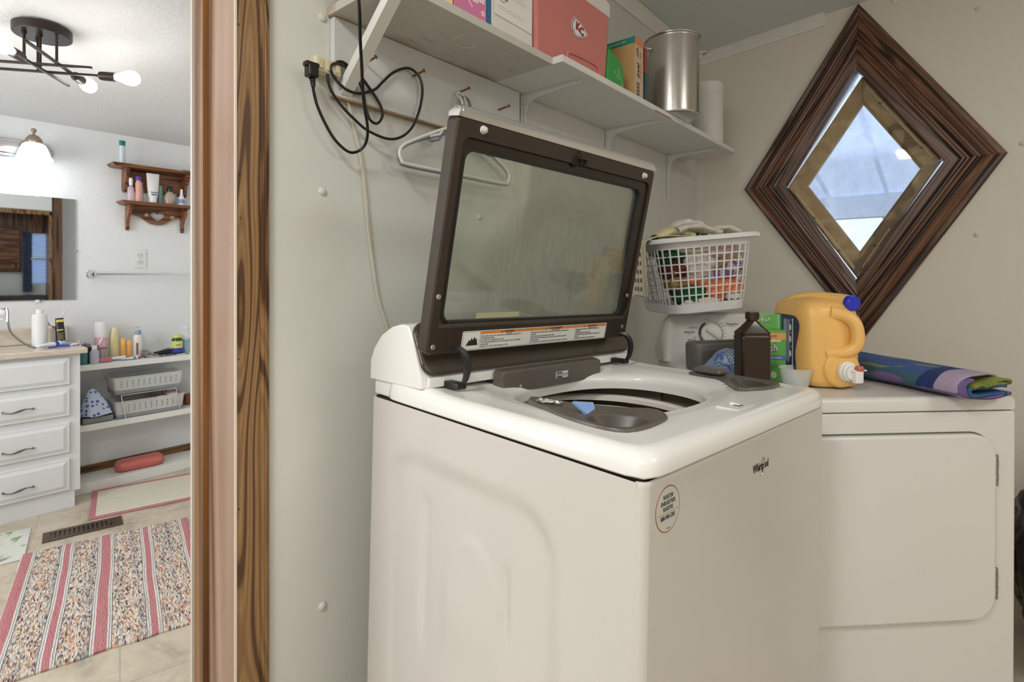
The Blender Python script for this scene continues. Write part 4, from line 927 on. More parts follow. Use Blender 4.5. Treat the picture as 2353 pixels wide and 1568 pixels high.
drape('cream_cloth', 'greenish cream cloth over the right rim top of the basket', terry((206, 204, 184)), fold(.02, .14, .10, .262, .055, .010, 11), 26, 24)
def chk():
    n = N('brown_checked_towel'); x = n.xyz(); f1 = n.math('SINE', n.math('MULTIPLY', x[2], 215)); f2 = n.math('SINE', n.math('MULTIPLY', n.math('SUBTRACT', x[1], .0), 330))
    st_ = n.math('MULTIPLY', n.math('GREATER_THAN', x[1], .078), n.math('LESS_THAN', x[1], .140))
    f = n.math('MULTIPLY', n.math('MULTIPLY', n.math('GREATER_THAN', f1, .05), n.math('GREATER_THAN', f2, -.35)), st_)
    c = n.mix(st_, n.mix(n.noise(90, 3), (216, 210, 184), (198, 192, 162)), (224, 218, 208)); n.col(n.mix(f, c, (112, 72, 44))); n.bump(n.noise(330, 2), .6, .002); return n.set(.95)
def hang(u, v):
    # v: along the cloth from inside over the rim and down; u: across (towards the back)
    y = .040 + .150 * u; P = cr([(-.06, 0, .262), (-.12, 0, .268), (-.176, 0, .266), (-.208, 0, .252), (-.214, 0, .21), (-.216, 0, .14), (-.219, 0, .07)], 6)
    i = min(int(v * (len(P) - 1) + .5), len(P) - 1); p = P[i]; fl_ = max(0, v - .3)
    return (p.x + .005 * sin(u * 14) * fl_ - .012 * fl_ * u, y + .010 * fl_ * sin(3 * v), p.z + .003 * noise.noise(V((u * 4, v * 5, 1))))
drape('checked_towel', 'cream kitchen towel with brown checked stripes hanging off the basket left', chk(), hang, 26, 36, .003)

# black bin bag in the corner on the floor right of the dryer
bg = B(); t = bmesh.new(); bmesh.ops.create_icosphere(t, subdivisions=5, radius=1)
for v in t.verts:
    p = v.co.copy(); k = 1 + .22 * abs(noise.noise(V((p.x * 3.2, p.y * 3.2, p.z * 1.2)))) + .10 * abs(noise.noise(V((p.x * 9, p.y * 9, p.z * 2.5)))) 
    v.co = V((p.x * .26, p.y * .26, max(-.300, p.z * .335))) * 1.0; v.co.x *= k; v.co.y *= k
bg.join(t); o = bg.obj('bin_bag', mat((40, 33, 28), .16), sm=1.6); o.location = (2.45, -.38, .302)
tag(o, 'shiny dark plastic bag on the floor right of the dryer', 'bag')

# ================================================================== SHELF OVER THE MACHINES
SZ0, SZ1 = 1.806, 1.826
def planked():
    n = N('weathered_white_board'); c = n.mix(n.noise(4, 5, None, .6), (206, 203, 194), (190, 188, 180))
    scr = n.ramp(n.noise(26, 4, n.co((.28, 2.6, 1)), .75), [(.61, (0, 0, 0, 1)), (.68, (.75, .75, .75, 1))])
    y = n.xyz(); edge_ = n.math('MULTIPLY', n.ramp(n.math('ADD', y[1], n.math('MULTIPLY', n.noise(9, 4), .06)), [(.99, (0, 0, 0, 1)), (1.0, (1, 1, 1, 1))]), 1) if False else None
    c = n.mix(n.math('MULTIPLY', scr, n.ramp(n.noise(3.2, 2), [(.45, (0, 0, 0, 1)), (.55, (1, 1, 1, 1))])), c, (96, 78, 58))
    st_ = n.ramp(n.math('ADD', y[1], n.math('MULTIPLY', n.noise(7, 5, None, .7), .16)), [(.0, (0, 0, 0, 1)), (1, (1, 1, 1, 1))])
    m = n.n('MapRange'); m.inputs[1].default_value = 1.135; m.inputs[2].default_value = 1.175; n.l(n.math('ADD', y[1], n.math('MULTIPLY', n.noise(7, 5, None, .7), .13)), m.inputs[0])
    c = n.mix(n.math('MULTIPLY', m.outputs[0], .75), c, (158, 120, 76)); n.col(c); n.bump(n.noise(40, 4, n.co((.3, 3, 1))), .15, .002); return n.set(.55)
sh1 = thing('painted_wood_shelf', 'worn white-painted wooden shelf with hook board, left half above the washer', 'shelf')
ws = planked(); B().box(.668, 1.222, .879, 1.108, SZ0, SZ1, .0015).obj('shelf_board', ws, sh1)
B().box(.676, 1.340, 1.092, 1.1085, 1.626, SZ0 - .001, .0015).obj('hook_board', mat((206, 207, 204), .5, var=.04, bs=30, bst=.1, vs=8), sh1)
B().box(.677, 1.339, 1.092, 1.108, 1.622, 1.6262).obj('raw_edge', mat((150, 126, 98), .7, var=.2), sh1)
ba, bb2 = V((.700, .905, SZ0)), V((.704, 1.090, 1.648)); bd = (bb2 - ba)
B().raw([(x, ba.y - .012 + a, ba.z + b_) if e == 0 else (x, bb2.y + .0 + a * 0, bb2.z + b_ * 1.0 + c_) for e, c_ in ((0, 0), (1, 0)) for x, a, b_ in ((.688, 0, -.0), (.716, 0, -.0), (.716, .045, 0), (.688, .045, 0))] if False else
        [(.690, .895, SZ0 - .0005), (.718, .895, SZ0 - .0005), (.718, .928, SZ0 - .0005), (.690, .928, SZ0 - .0005), (.692, 1.0905, 1.632), (.720, 1.0905, 1.632), (.720, 1.0905, 1.664), (.692, 1.0905, 1.664)],
        [(0, 1, 2, 3), (7, 6, 5, 4), (0, 1, 5, 4), (1, 2, 6, 5), (2, 3, 7, 6), (3, 0, 4, 7)]).obj('diagonal_brace', M['white_wood'], sh1)
rust = mat((128, 88, 60), .45, .6, var=.25, vs=200)
def screw(px, py, dx=0, dz_=.004, l=.042):
    p = pY(px, py, 1.092); b = B(); e = p + V((dx, -l, dz_)); b.cyl(p + V((0, .012, 0)), e, .0022, n=8)
    d = (e - p).normalized(); b.cyl(e, e + d * .0022, .0030, .0052, 12)
    for i in range(9): q = p + d * (.006 + i * .0036); b.cyl(q, q + d * .0012, .0031, .0024, 8)
    b.obj('screw', rust, sh1)
for q in ((838, 146), (948, 176), (1052, 214), (1145, 253)): screw(*q)
B().tube([(.968 + .036 * cos(a), .955 + .036 * sin(a), SZ0 - .0006) for a in [R(10 + 200 * i / 30) for i in range(31)]], .0012, 5).obj('glue_ring', mat((214, 212, 204), .5), sh1)
sh2 = thing('white_bracket_shelf', 'smooth white laminate shelf on metal brackets, right half under the stock pot', 'shelf')
B().box(1.2235, 2.676, .846, 1.108, SZ0, SZ1, .001).obj('shelf_board', mat((222, 223, 220), .35, var=.02), sh2)
B().box(1.225, 2.675, .8452, .8466, SZ0 + .001, SZ1 - .001).obj('edge_band', mat((226, 224, 218), .4), sh2)
B().box(1.80, 1.94, .8448, .8460, SZ0 - .0003, SZ0 + .004).obj('chipped_edge', mat((150, 116, 80), .8, var=.3, vs=60), sh2)
for x in (1.372, 1.915, 2.500):
    b = sempty('bracket'); del b['kind']; b.parent = sh2
    wmt = mat((218, 219, 217), .3)
    prf = [(1.108, SZ0 - .001), (.880, SZ0 - .001), (.880, SZ0 - .005)] + [(p.x, p.y) for p in cr([(.885, SZ0 - .008, 0), (.99, SZ0 - .014, 0), (1.060, SZ0 - .022, 0), (1.088, SZ0 - .045, 0), (1.098, SZ0 - .12, 0), (1.103, SZ0 - .204, 0)], 5)] + [(1.108, SZ0 - .206)]
    B().prism(prf, -.0014, .0014, mx=MX(((0, 0, 1, x), (1, 0, 0, 0), (0, 1, 0, 0), (0, 0, 0, 1)))).obj('web', wmt, b)
    B().box(x - .010, x + .010, .880, 1.108, SZ0 - .003, SZ0 - .0005, .0008).box(x - .010, x + .010, 1.1045, 1.108, SZ0 - .206, SZ0, .0012).obj('plate', wmt, b)
    for z in (SZ0 - .030, SZ0 - .190): B().lathe([(.0032, 0), (.0032, .001)], 12, T(x, 1.1045, z) @ RX(R(90))).obj('screw', mat((60, 58, 54), .4, .5), b)
    B().lathe([(.0035, 0), (.0035, .001)], 12, T(x, .892, SZ0 - .0045)).obj('screw', mat((150, 146, 140), .4, .6), b)
# router-like black gadget at the left end
gd = thing('black_gadget', 'ribbed black plastic device on the far left end of the shelf', 'gadget', T(.735, 1.0, SZ1) @ RZ(R(6)))
B().box(-.055, .075, -.07, .07, 0, .055, .018, 4).obj('body', M['black_rub'], gd)
for i in range(12): B().box(-.0565 - .001, -.052, -.055 + .0095 * i, -.050 + .0095 * i, .010, .046, .001).obj('rib', M['black'], gd)
# cartons and papers
def carton(name, label, cat, x0, x1, y0, y1, h, c, extra=None, th=0, rz=0, tilt=0):
    o = thing(name, label, cat, T((x0 + x1) / 2, (y0 + y1) / 2, SZ1) @ RZ(R(rz))); B().box(-(x1 - x0) / 2, (x1 - x0) / 2, -(y1 - y0) / 2, (y1 - y0) / 2, 0, h, .001).obj('carton', mat(c, .5, var=.02), o); return o
carton('yellow_box', 'pale yellow box on the wooden shelf left of the pink flowered one', 'box', .776, .846, .884, 1.07, .24, (240, 222, 150))
pb = thing('pink_flowered_box', 'pink box with white blossom print on the wooden shelf', 'box', T(.902, .975, SZ1))
B().box(-.052, .052, -.092, .09, 0, .26, .001).obj('carton', mat((214, 128, 168), .5, var=.03), pb)
wp_ = mat((240, 224, 230), .5)
def flower(x, z, r):
    b = B()
    for k in range(5):
        a = R(72 * k + 18); b.prism([(x + r * .55 * cos(a) + r * .36 * cos(q), z + r * .55 * sin(a) + r * .36 * sin(q)) for q in [2 * pi * i / 10 for i in range(10)]], 0, .0005, mx=T(0, -.0922, 0) @ RX(R(90)))
    b.obj('blossom', wp_, pb); B().prism([(x + r * .22 * cos(q), z + r * .22 * sin(q)) for q in [2 * pi * i / 10 for i in range(10)]], .0005, .0009, mx=T(0, -.0922, 0) @ RX(R(90))).obj('blossom_centre', mat((214, 128, 168), .5), pb)
for x, z, r in ((-.028, .062, .016), (.016, .046, .015), (.037, .052, .015), (.010, .078, .010), (-.006, .098, .012), (.034, .092, .013), (-.034, .108, .012), (.042, .018, .008)): flower(x, z, r)
for pts in (((-.02, .16), (-.012, .11), (-.010, .07), (-.004, .03), (.006, .02)), ((.045, .16), (.03, .12), (.026, .09), (.028, .06)), ((.0, .15), (.008, .11), (.012, .09))):
    B().tube([V((x, -.0926, z)) for x, z in pts], .0011, 5).obj('stem', wp_, pb)
B().box(.0490, .0521, -.0925, .09, 0, .26).obj('edge_stripe', mat((232, 150, 186), .5), pb)
carton('blue_folder', 'slim blue folder on the shelf between the pink box and white carton', 'folder', .957, .973, .884, 1.08, .25, (44, 110, 162))
wbx = carton('white_carton', 'white carton with a printed slip taped on, left of the red cooler', 'box', .977, 1.137, .884, 1.08, .30, (228, 222, 216))
slip = B().box(-.074, .074, -.0005, .0, 0, .17).obj('packing_slip', mat((236, 232, 226), .6), wbx, mx=T(.002, -.0995, .034) @ RY(R(1.0)))
ik = mat((60, 56, 56), .6)
text('amazon', .0135, ik, slip, T(-.043, -.0008, .050) @ RX(R(90)), 'brand_lettering', bold=.025, sx=.9)
B().tube(cr([(-.058, -.0008, .0425), (-.046, -.0008, .0385), (-.034, -.0008, .0415)], 6), .0006, 5).obj('smile_mark', ik, slip)
random.seed(5)
for i in range(9): B().box(-.062, random.uniform(.0, .055), -.0008, -.0005, .020 + .0062 * i if i < 2 else .060 + .006 * (i - 2), .0206 + .0062 * i if i < 2 else .0606 + .006 * (i - 2)).obj('print_line', mat((150, 146, 146), .6), slip)
for i in range(14): B().box(.040 + .0018 * i, .0412 + .0018 * i - .0005 * (i % 2), -.0009, -.0005, .088, .098).obj('barcode_bar', ik, slip)
# salmon cooler with white lid
co_ = thing('cooler', 'salmon red picnic cooler with a white lid and arrowhead emblem', 'cooler', T(1.338, .988, SZ1))
sal = mat((206, 126, 120), .42, var=.03, vs=5)
def cr3(w_, d_, r, z, y=0): return [(x, y_ + y, z) for x, y_ in rrect(w_, d_, r, 6)]
B().loft([cr3(.372, .205, .016, 0), cr3(.378, .210, .018, .006), cr3(.412, .224, .024, .222)]).obj('body', sal, co_)
B().loft([cr3(.414, .226, .024, .222), cr3(.420, .232, .026, .226), cr3(.420, .232, .026, .262), cr3(.405, .220, .026, .272), cr3(.36, .18, .026, .276)]).obj('lid', mat((226, 218, 216), .35), co_)
CF = frame((0, -.1052, .006), (1, 0, 0), (0, -.007, .216))
B().tube([CF @ V((x, y, .0015)) for x, y in [(p.x, p.y) for p in cr([(-.045, 0, 0), (-.042, .022, 0), (-.030, .036, 0), (.02, .040, 0), (.10, .043, 0), (.130, .036, 0), (.140, .020, 0), (.143, 0, 0)], 5)]], .0045, 8).obj('moulded_arch', sal, co_)
em_ = B()
ah = [(-.044, .028), (-.030, .031), (-.029, .024), (-.034, .023)] 
AH = [(-.034, .0285), (-.020, .0265), (.0, .0225), (.018, .014), (.034, .003), (.044, -.003), (.032, -.013), (.012, -.022), (-.008, -.0275), (-.024, -.0285), (-.034, -.022), (-.033, -.013), (-.042, -.013), (-.044, -.004), (-.043, .010), (-.040, .018), (-.032, .017)]
EM = CF @ T(.022, .118, .0008) @ MX.Diagonal((.95, .85, 1, 1))
for k, z, c in ((1.10, .0005, (232, 230, 228)), (1.0, .0008, (24, 22, 24)), (.93, .0011, (234, 232, 230))):
    B().prism([(x * k, y * k) for x, y in AH], 0, .0004, mx=EM @ T(0, 0, z)).obj('emblem', mat(c, .4), co_)
rd = mat((178, 36, 48), .4)
for s_, x, y in (('K', -.013, .004), ('C', .009, -.004)):
    for bo, m_, z in ((.055, mat((24, 22, 24), .4), .0016), (.012, rd, .0020)): text(s_, .037, m_, co_, EM @ T(x, y, z), 'emblem_letter', bold=bo, sx=.95)
# green pouch, tan laundry box, thin book
gp = thing('green_pack', 'rounded green pack squeezed between the red cooler and tan box', 'pack', T(1.578, .948, SZ1))
B().prism(cr_poly([(-.045, 0), (.050, 0), (.052, .05), (.044, .085), (.018, .108), (-.022, .118), (-.045, .118)], 4), -.010, .010, .004, RX(R(90))).obj('body', mat((62, 160, 78), .45), gp, mx=T(0, -.06, 0))
for i in range(5): B().box(.000 + .003 * i, .034 - .002 * i, -.0712, -.0705, .044 + .007 * i, .0455 + .007 * i).obj('print_line', mat((190, 226, 190), .5), gp)
text('MEXY', .012, mat((210, 236, 210), .5), gp, T(.040, -.0712, .022) @ RX(R(90)) @ RZ(R(90)), bold=.02)
text('6', .014, mat((200, 230, 200), .5), gp, T(-.010, -.0712, .060) @ RX(R(90)))
tb = thing('tan_box', 'tan carton with green top and black lettering left of the stock pot', 'box', T(1.732, .955, SZ1) @ RZ(R(0)))
# box narrow side faces the room; its wide side looks left
B().box(-.028, .034, -.080, .085, 0, .222, .001).obj('carton', mat((206, 168, 112), .5, var=.04), tb)
B().box(-.0286, .0346, -.0806, .0856, .200, .2225).obj('top_band', mat((34, 148, 124), .5), tb)
B().box(-.0270, .0336, -.0812, -.0800, .196, .222).obj('front_band', mat((226, 130, 104), .5), tb)
B().box(-.0272, .0336, -.0808, -.0800, .0, .196).obj('front_panel', mat((208, 182, 150), .5), tb)
bk_ = mat((40, 34, 34), .5)
TF = lambda x, z: T(x, -.0814, z) @ RX(R(90))
text('dryel', .026, bk_, tb, TF(-.004, .108) @ RZ(R(90)), 'brand_lettering', bold=.02, sx=1.0, shear=.1)
text('at-home dry cleaner', .008, mat((170, 90, 70), .5), tb, TF(.014, .108) @ RZ(R(90)))
text('WHITE\nLIKE NEW', .008, bk_, tb, TF(-.010, .172) @ RZ(R(90)), bold=.02); text('ados', .012, bk_, tb, TF(.010, .165) @ RZ(R(90)))
for i in range(11): B().box(-.017, .006, -.0815, -.0806, .022 + .0042 * i, .0245 + .0042 * i - .0008 * (i % 3)).obj('barcode_bar', bk_, tb)
text('CARE SINCE 1891', .010, mat((200, 232, 222), .5), tb, T(-.0290, -.010, .211) @ RZ(R(-90)) @ RX(R(90)), bold=.01)
tbk = thing('thin_book', 'thin red and teal booklet standing between the tan box and pot', 'book', T(1.784, .955, SZ1))
B().box(-.008, .008, -.082, .08, 0, .115, .001).obj('cover', mat((24, 84, 92), .5), tbk); B().box(-.008, .008, -.082, .08, .115, .205, .001).obj('cover', mat((156, 60, 58), .5), tbk)
B().box(.0085, .0105, -.080, .08, .0, .200).obj('pages', mat((220, 214, 200), .6), tbk)
# stock pot
def steel():
    n = N('brushed_steel'); f = n.noise(8, 4, n.co((1, 1, 40))); n.col(n.mix(n.noise(5, 5), (206, 202, 196), (182, 176, 168)))
    n.bump(n.noise(60, 3, n.co((30, 30, 1))), .05, .001); return n.set(.24, .95)
stl = steel()
pt = thing('stock_pot', 'tall stainless steel stock pot jutting over the white shelf edge', 'pot', T(2.003, .869, SZ1))
PR, PH = .101, .298
B().lathe([(PR - .012, 0), (PR - .003, .004), (PR, .012), (PR, PH - .008), (PR + .002, PH - .004), (PR + .006, PH - .002), (PR + .007, PH + .001), (PR + .004, PH + .003), (PR - .001, PH), (PR - .003, PH - .01), (PR - .003, .012), (PR - .02, .004), (.001, .004)], 64).obj('body', stl, pt)
for s_ in (1, -1):
    B().tube([V((s_ * (PR + a), b_, PH - .045 + c_)) for a, b_, c_ in [tuple(p) for p in cr([(-.004, -.030, 0), (.018, -.028, .004), (.036, -.016, .010), (.040, 0, .012), (.036, .016, .010), (.018, .028, .004), (-.004, .030, 0)], 5)]], .0035, 8).obj('handle', M['chrome'], pt, mx=RZ(R(-42)))
wj = thing('white_canister', 'plain white plastic canister at the right end of the shelf behind the pot', 'canister', T(2.555, .935, SZ1))
B().lathe([(.064, 0), (.070, .003), (.070, .235), (.0715, .237), (.0715, .285), (.066, .296), (.050, .299), (.0005, .299)], 40).obj('body', mat((226, 224, 218), .4), wj)

# ------------------------------------------------------------------ outlet, black cord, hangers, white cable
ol = thing('wall_outlet', 'old cream three-way outlet tap on the wall left of the shelf', 'outlet', T(.652, YA, 1.680))
cream = mat((208, 200, 176), .45, var=.05)
B().box(-.035, .045, -.006, -.0005, -.020, .022, .004).obj('cover_plate', cream, ol)
B().box(-.032, .034, -.034, -.006, -.016, .018, .006, 3).obj('adaptor', cream, ol)
for x in (-.018, .002, .022): B().box(x - .006, x + .006, -.037, -.034, -.010, .012, .002).obj('socket_face', mat((200, 186, 150), .5), ol)
cord = thing('power_lead', 'long black power cord looped over the screws of the hook board', 'cord')
rub = mat((26, 23, 21), .3)
def Q(x, y): return 660 + x / 3.92, y / 3.92
def path(b, pts, depth, r=.0034, k=7):
    P = []
    for i, (x, y) in enumerate(pts):
        d = depth(i / (len(pts) - 1)) if callable(depth) else depth; P.append(pY(*Q(x, y), d))
    return b.tube(cr(P, k), r, 8, sx=1.0)
b = B()
path(b, [(640, -60), (652, 120), (655, 300), (662, 450), (672, 620), (678, 760), (688, 900), (704, 1020), (722, 1130), (720, 1240), (690, 1320), (620, 1370), (540, 1362), (430, 1260), (340, 1110), (270, 950), (240, 830), (234, 790)], lambda t: .862 + .215 * min(1, t * 1.6) ** .7)
b.obj('cable', rub, cord)
b = B(); path(b, [(560, 600), (640, 660), (730, 780), (800, 880), (848, 970), (858, 1040), (830, 1100), (790, 1112), (740, 1070), (706, 960), (690, 860), (650, 740), (590, 650), (540, 610)], lambda t: 1.080 + .004 * sin(6 * t)); b.obj('cable', rub, cord)
b = B(); path(b, [(560, 605), (500, 560), (440, 562), (384, 600), (362, 680), (385, 790), (440, 890), (520, 990), (610, 1080), (700, 1160), (800, 1215), (900, 1250), (980, 1250), (1060, 1215), (1130, 1140), (1175, 1040), (1205, 930), (1218, 810), (1200, 710), (1150, 645), (1090, 615), (1020, 625), (940, 665), (860, 740), (800, 800), (730, 828), (650, 842), (560, 820), (480, 765), (420, 690), (392, 630), (400, 590), (450, 572), (540, 610)], lambda t: 1.078 + .006 * sin(11 * t)); b.obj('cable', rub, cord)
p = pY(*Q(234, 790), 1.075)
B().tube([p, p + V((-.001, 0, .012)), pY(*Q(218, 700), 1.072)], lambda t: .0036 + .0022 * t, 10).obj('strain_relief', rub, cord)
for i in range(5): q = p + V((-.0008 * i, -.0008 * i, .0045 + .0042 * i)); B().lathe([(.0055 + .0003 * i, 0), (.0055 + .0003 * i, .0018)], 12, T(*q)).obj('ridge', rub, cord)
pp = pY(*Q(222, 640), 1.068); B().box(pp.x - .012, pp.x + .012, pp.y - .010, pp.y + .012, pp.z - .014, pp.z + .013, .004, 3).obj('plug', rub, cord)
B().box(pp.x - .016, pp.x + .014, pp.y - .008, pp.y + .010, pp.z + .008, pp.z + .018, .002).obj('plug_flange', rub, cord)
wc = B(); P = [pY(*q, 1.101) for q in ((798, 228), (806, 260), (815, 300), (824, 335), (831, 370), (836, 410), (841, 460), (847, 530), (856, 600), (866, 670), (880, 720), (897, 768), (915, 800))]
for dx in (-.0017, .0017): wc.tube([q + V((dx, 0, 0)) for q in cr(P, 6)], .0017, 6)
tag(wc.obj('white_cable', mat((204, 196, 178), .5)), 'thin off-white cable running down the wall behind the washer', 'cable')
def hanger(label, c, Yh, dx, dz_, e=0):
    h = thing('coat_hanger', label, 'hanger'); m_ = mat(c, .4)
    L_, R_ = pY(918, 345, Yh), pY(1170, 415, Yh); nx = (L_.x + R_.x) / 2 + .008; o = V((dx, 0, dz_))
    top = pY(1047, 218, 1.078)
    P = [V((nx, Yh, top.z - .092)), V((nx - .0, Yh, top.z - .05)), V((nx - .006, Yh - .003, top.z - .020)), V((nx + .001, 1.080, top.z + .003)), V((nx + .014, 1.080, top.z + .010)), V((nx + .030, 1.080, top.z + .003)), V((nx + .038, 1.080, top.z - .014)), V((nx + .040, 1.080, top.z - .026))]
    B().tube([q + o for q in cr(P, 6)], .0036, 8).obj('hook', m_, h)
    zt = top.z - .090; zb = L_.z - .008
    body = [(nx, zt), (nx - .06, zt - .018), (L_.x + .05, L_.z + .036), (L_.x + .012, L_.z + .014), (L_.x, L_.z - .004), (L_.x + .006, L_.z - .022), (L_.x + .030, L_.z - .030), (nx, zb - .022), (R_.x - .030, L_.z - .030), (R_.x - .006, L_.z - .022), (R_.x, L_.z - .004), (R_.x - .012, L_.z + .014), (R_.x - .05, L_.z + .036), (nx + .06, zt - .018)]
    B().tube([V((x, Yh, z)) + o for x, z in [(q.x, q.z) for q in cr([(x, 0, z) for x, z in body], 5, True)]], .0042, 8, closed=True, sx=1.0).obj('body', m_, h)
    for s_ in (-1, 1): B().tube([V((nx + s_ * .075, Yh - .001, zt - .028)) + o, V((nx + s_ * .085, Yh - .001, zt - .040)) + o, V((nx + s_ * .115, Yh - .001, zt - .050)) + o, V((nx + s_ * .120, Yh - .001, zt - .044)) + o], .0032, 6).obj('strap_notch', m_, h)
hanger('white plastic coat hanger on the hook board, in front of the grey one', (222, 220, 212), 1.056, 0, 0)
hanger('blue-grey plastic coat hanger hanging behind the white one', (120, 130, 146), 1.080, -.004, -.006)
# ================================================================== BATHROOM, seen through the doorway
van_m = mat((222, 224, 224), .38, var=.01)
vn = thing('vanity_cabinet', 'white vanity cabinet with four stacked drawers and pewter handles', 'vanity')
VY = 3.60
B().box(-.55, .722, VY, 3.965, .085, .806, .002).obj('body', van_m, vn)
B().box(-.55, .700, VY + .004, 3.965, .0, .085, .001).obj('toe_base', van_m, vn)
def raised(x0, x1, z0, z1, y, b=.028, d=.016):
    def rc(k, yy): return [(x0 + k, yy, z0 + k), (x1 - k, yy, z0 + k), (x1 - k, yy, z1 - k), (x0 + k, yy, z1 - k)]
    return B().loft([rc(0, y), rc(0, y - .010), rc(.003, y - .014), rc(b * .42, y - .014), rc(b, y - .014 - d * .45)])
pew = mat((130, 126, 116), .3, .85)
for z0, z1, hz in ((.650, .792, None), (.486, .630, .551), (.294, .452, .353), (.098, .262, .160)):
    d = raised(.02, .676, z0, z1, VY).obj('drawer', van_m, vn, sm=.2)
    if hz:
        P = cr([(.418, VY - .020, hz), (.424, VY - .034, hz - .002), (.448, VY - .040, hz - .006), (.474, VY - .042, hz + .000), (.500, VY - .040, hz + .006), (.524, VY - .034, hz + .002), (.530, VY - .020, hz)], 5)
        B().tube(P, lambda t: .0042 + .0018 * cos(t * 4 * pi), 8).obj('handle', pew, d)
for x0, x1 in ((-.53, -.02),): B().box(x0, x1, VY - .018, VY, .098, .792, .006).obj('door', van_m, vn)
marb = N('cultured_marble'); marb.col(marb.mix(marb.ramp(marb.noise(5, 6, marb.co((1, 2.5, 2.5)), .6, 1.5), [(.4, (0, 0, 0, 1)), (.65, (1, 1, 1, 1))]), (216, 206, 192), (196, 180, 160))); marb.set(.2)
ct = thing('countertop', 'cream marbled vanity countertop with raised backsplash', 'countertop')
B().box(-.58, .748, 3.565, 3.978, .808, .838, .006, 3).obj('slab', marb.m, ct)
B().box(-.58, .738, 3.950, 3.978, .838, .930, .008, 3).obj('backsplash', marb.m, ct)
mr_ = N('mirror'); mr_.col((232, 236, 234)); mr_.set(.02, 1)
mi = thing('wall_mirror', 'frameless wall mirror over the vanity reflecting a wood-cased opening', 'mirror')
B().box(-.30, .775, 3.9705, 3.9755, 1.080, 1.664, .0012, 2).obj('glass', mr_.m, mi)
B().box(-.298, .773, 3.9757, 3.9785, 1.082, 1.662).obj('backing', mat((60, 66, 62), .6), mi)
clp = mat((226, 228, 228), .25)
for x, z in ((.605, 1.668), (.605, 1.076), (.1, 1.668), (.1, 1.076)): B().box(x - .009, x + .009, 3.966, 3.978, z - .008, z + .008, .002).obj('clip', clp, mi)
B().box(.770, .785, 3.966, 3.978, 1.360, 1.368, .002).obj('clip', M['chrome'], mi)
# vanity light
gw = mat((225, 240, 252), .3, em=.75)
vl = thing('vanity_light', 'chrome wall light bar with a fluted glass shade above the mirror', 'lamp')
brs = mat((168, 152, 132), .25, .8)
B().box(-.16, .600, 3.948, 3.978, 1.862, 1.962, .006).box(-.16, .604, 3.940, 3.950, 1.880, 1.944, .006).obj('bar', mat((196, 196, 196), .12, 1), vl)
B().loft([[(x, 3.978, z) for x, z in rr_] for rr_ in ([(.596, 1.860), (.640, 1.862), (.672, 1.892), (.680, 1.912), (.672, 1.932), (.640, 1.962), (.596, 1.964)],)] + [[(x, 3.945, z) for x, z in [(.598, 1.870), (.634, 1.872), (.660, 1.896), (.668, 1.912), (.660, 1.928), (.634, 1.952), (.598, 1.954)]]]).obj('end_plate', mat((176, 170, 164), .2, .9), vl)
for k, x in enumerate((.572, .22)):
    Y_ = 3.850
    B().tube([(x, 3.945, 1.948), (x, 3.90, 1.955), (x, Y_, 1.952)], .008, 8).obj('arm', brs, vl)
    B().lathe([(.036, 1.930), (.038, 1.945), (.034, 1.958), (.022, 1.974), (.006, 1.982), (.005, 1.990), (.010, 1.994), (.013, 2.003), (.010, 2.012), (.0005, 2.015)], 24, T(x, Y_, 0)).obj('cap', brs, vl)
    rg = []
    for z, h, p in ((1.934, .036, 2.4), (1.925, .048, 3), (1.900, .058, 4), (1.870, .066, 5), (1.852, .072, 6), (1.842, .078, 6)):
        rg.append([tuple(q) for q in [(x + h * (abs(cos(a)) ** (2 / p)) * (1 if cos(a) > 0 else -1), Y_ + h * (abs(sin(a)) ** (2 / p)) * (1 if sin(a) > 0 else -1), z - (.006 * sin(a * 6) if z < 1.85 else 0)) for a in [2 * pi * i / 64 for i in range(64)]]])
    B().loft(rg, caps=False).obj('shade', gw, vl, sm=1)
    point('vanity_bulb', (x, Y_, 1.80), 1.0, .03, (.86, .92, 1))
area('bathroom_fill_light', (-1.25, 2.5, 1.5), (R(90), 0, R(-90)), 1.3, 1.3, 40, (.97, .98, 1))  # unseen fill added to spread light through the bathroom; no window there
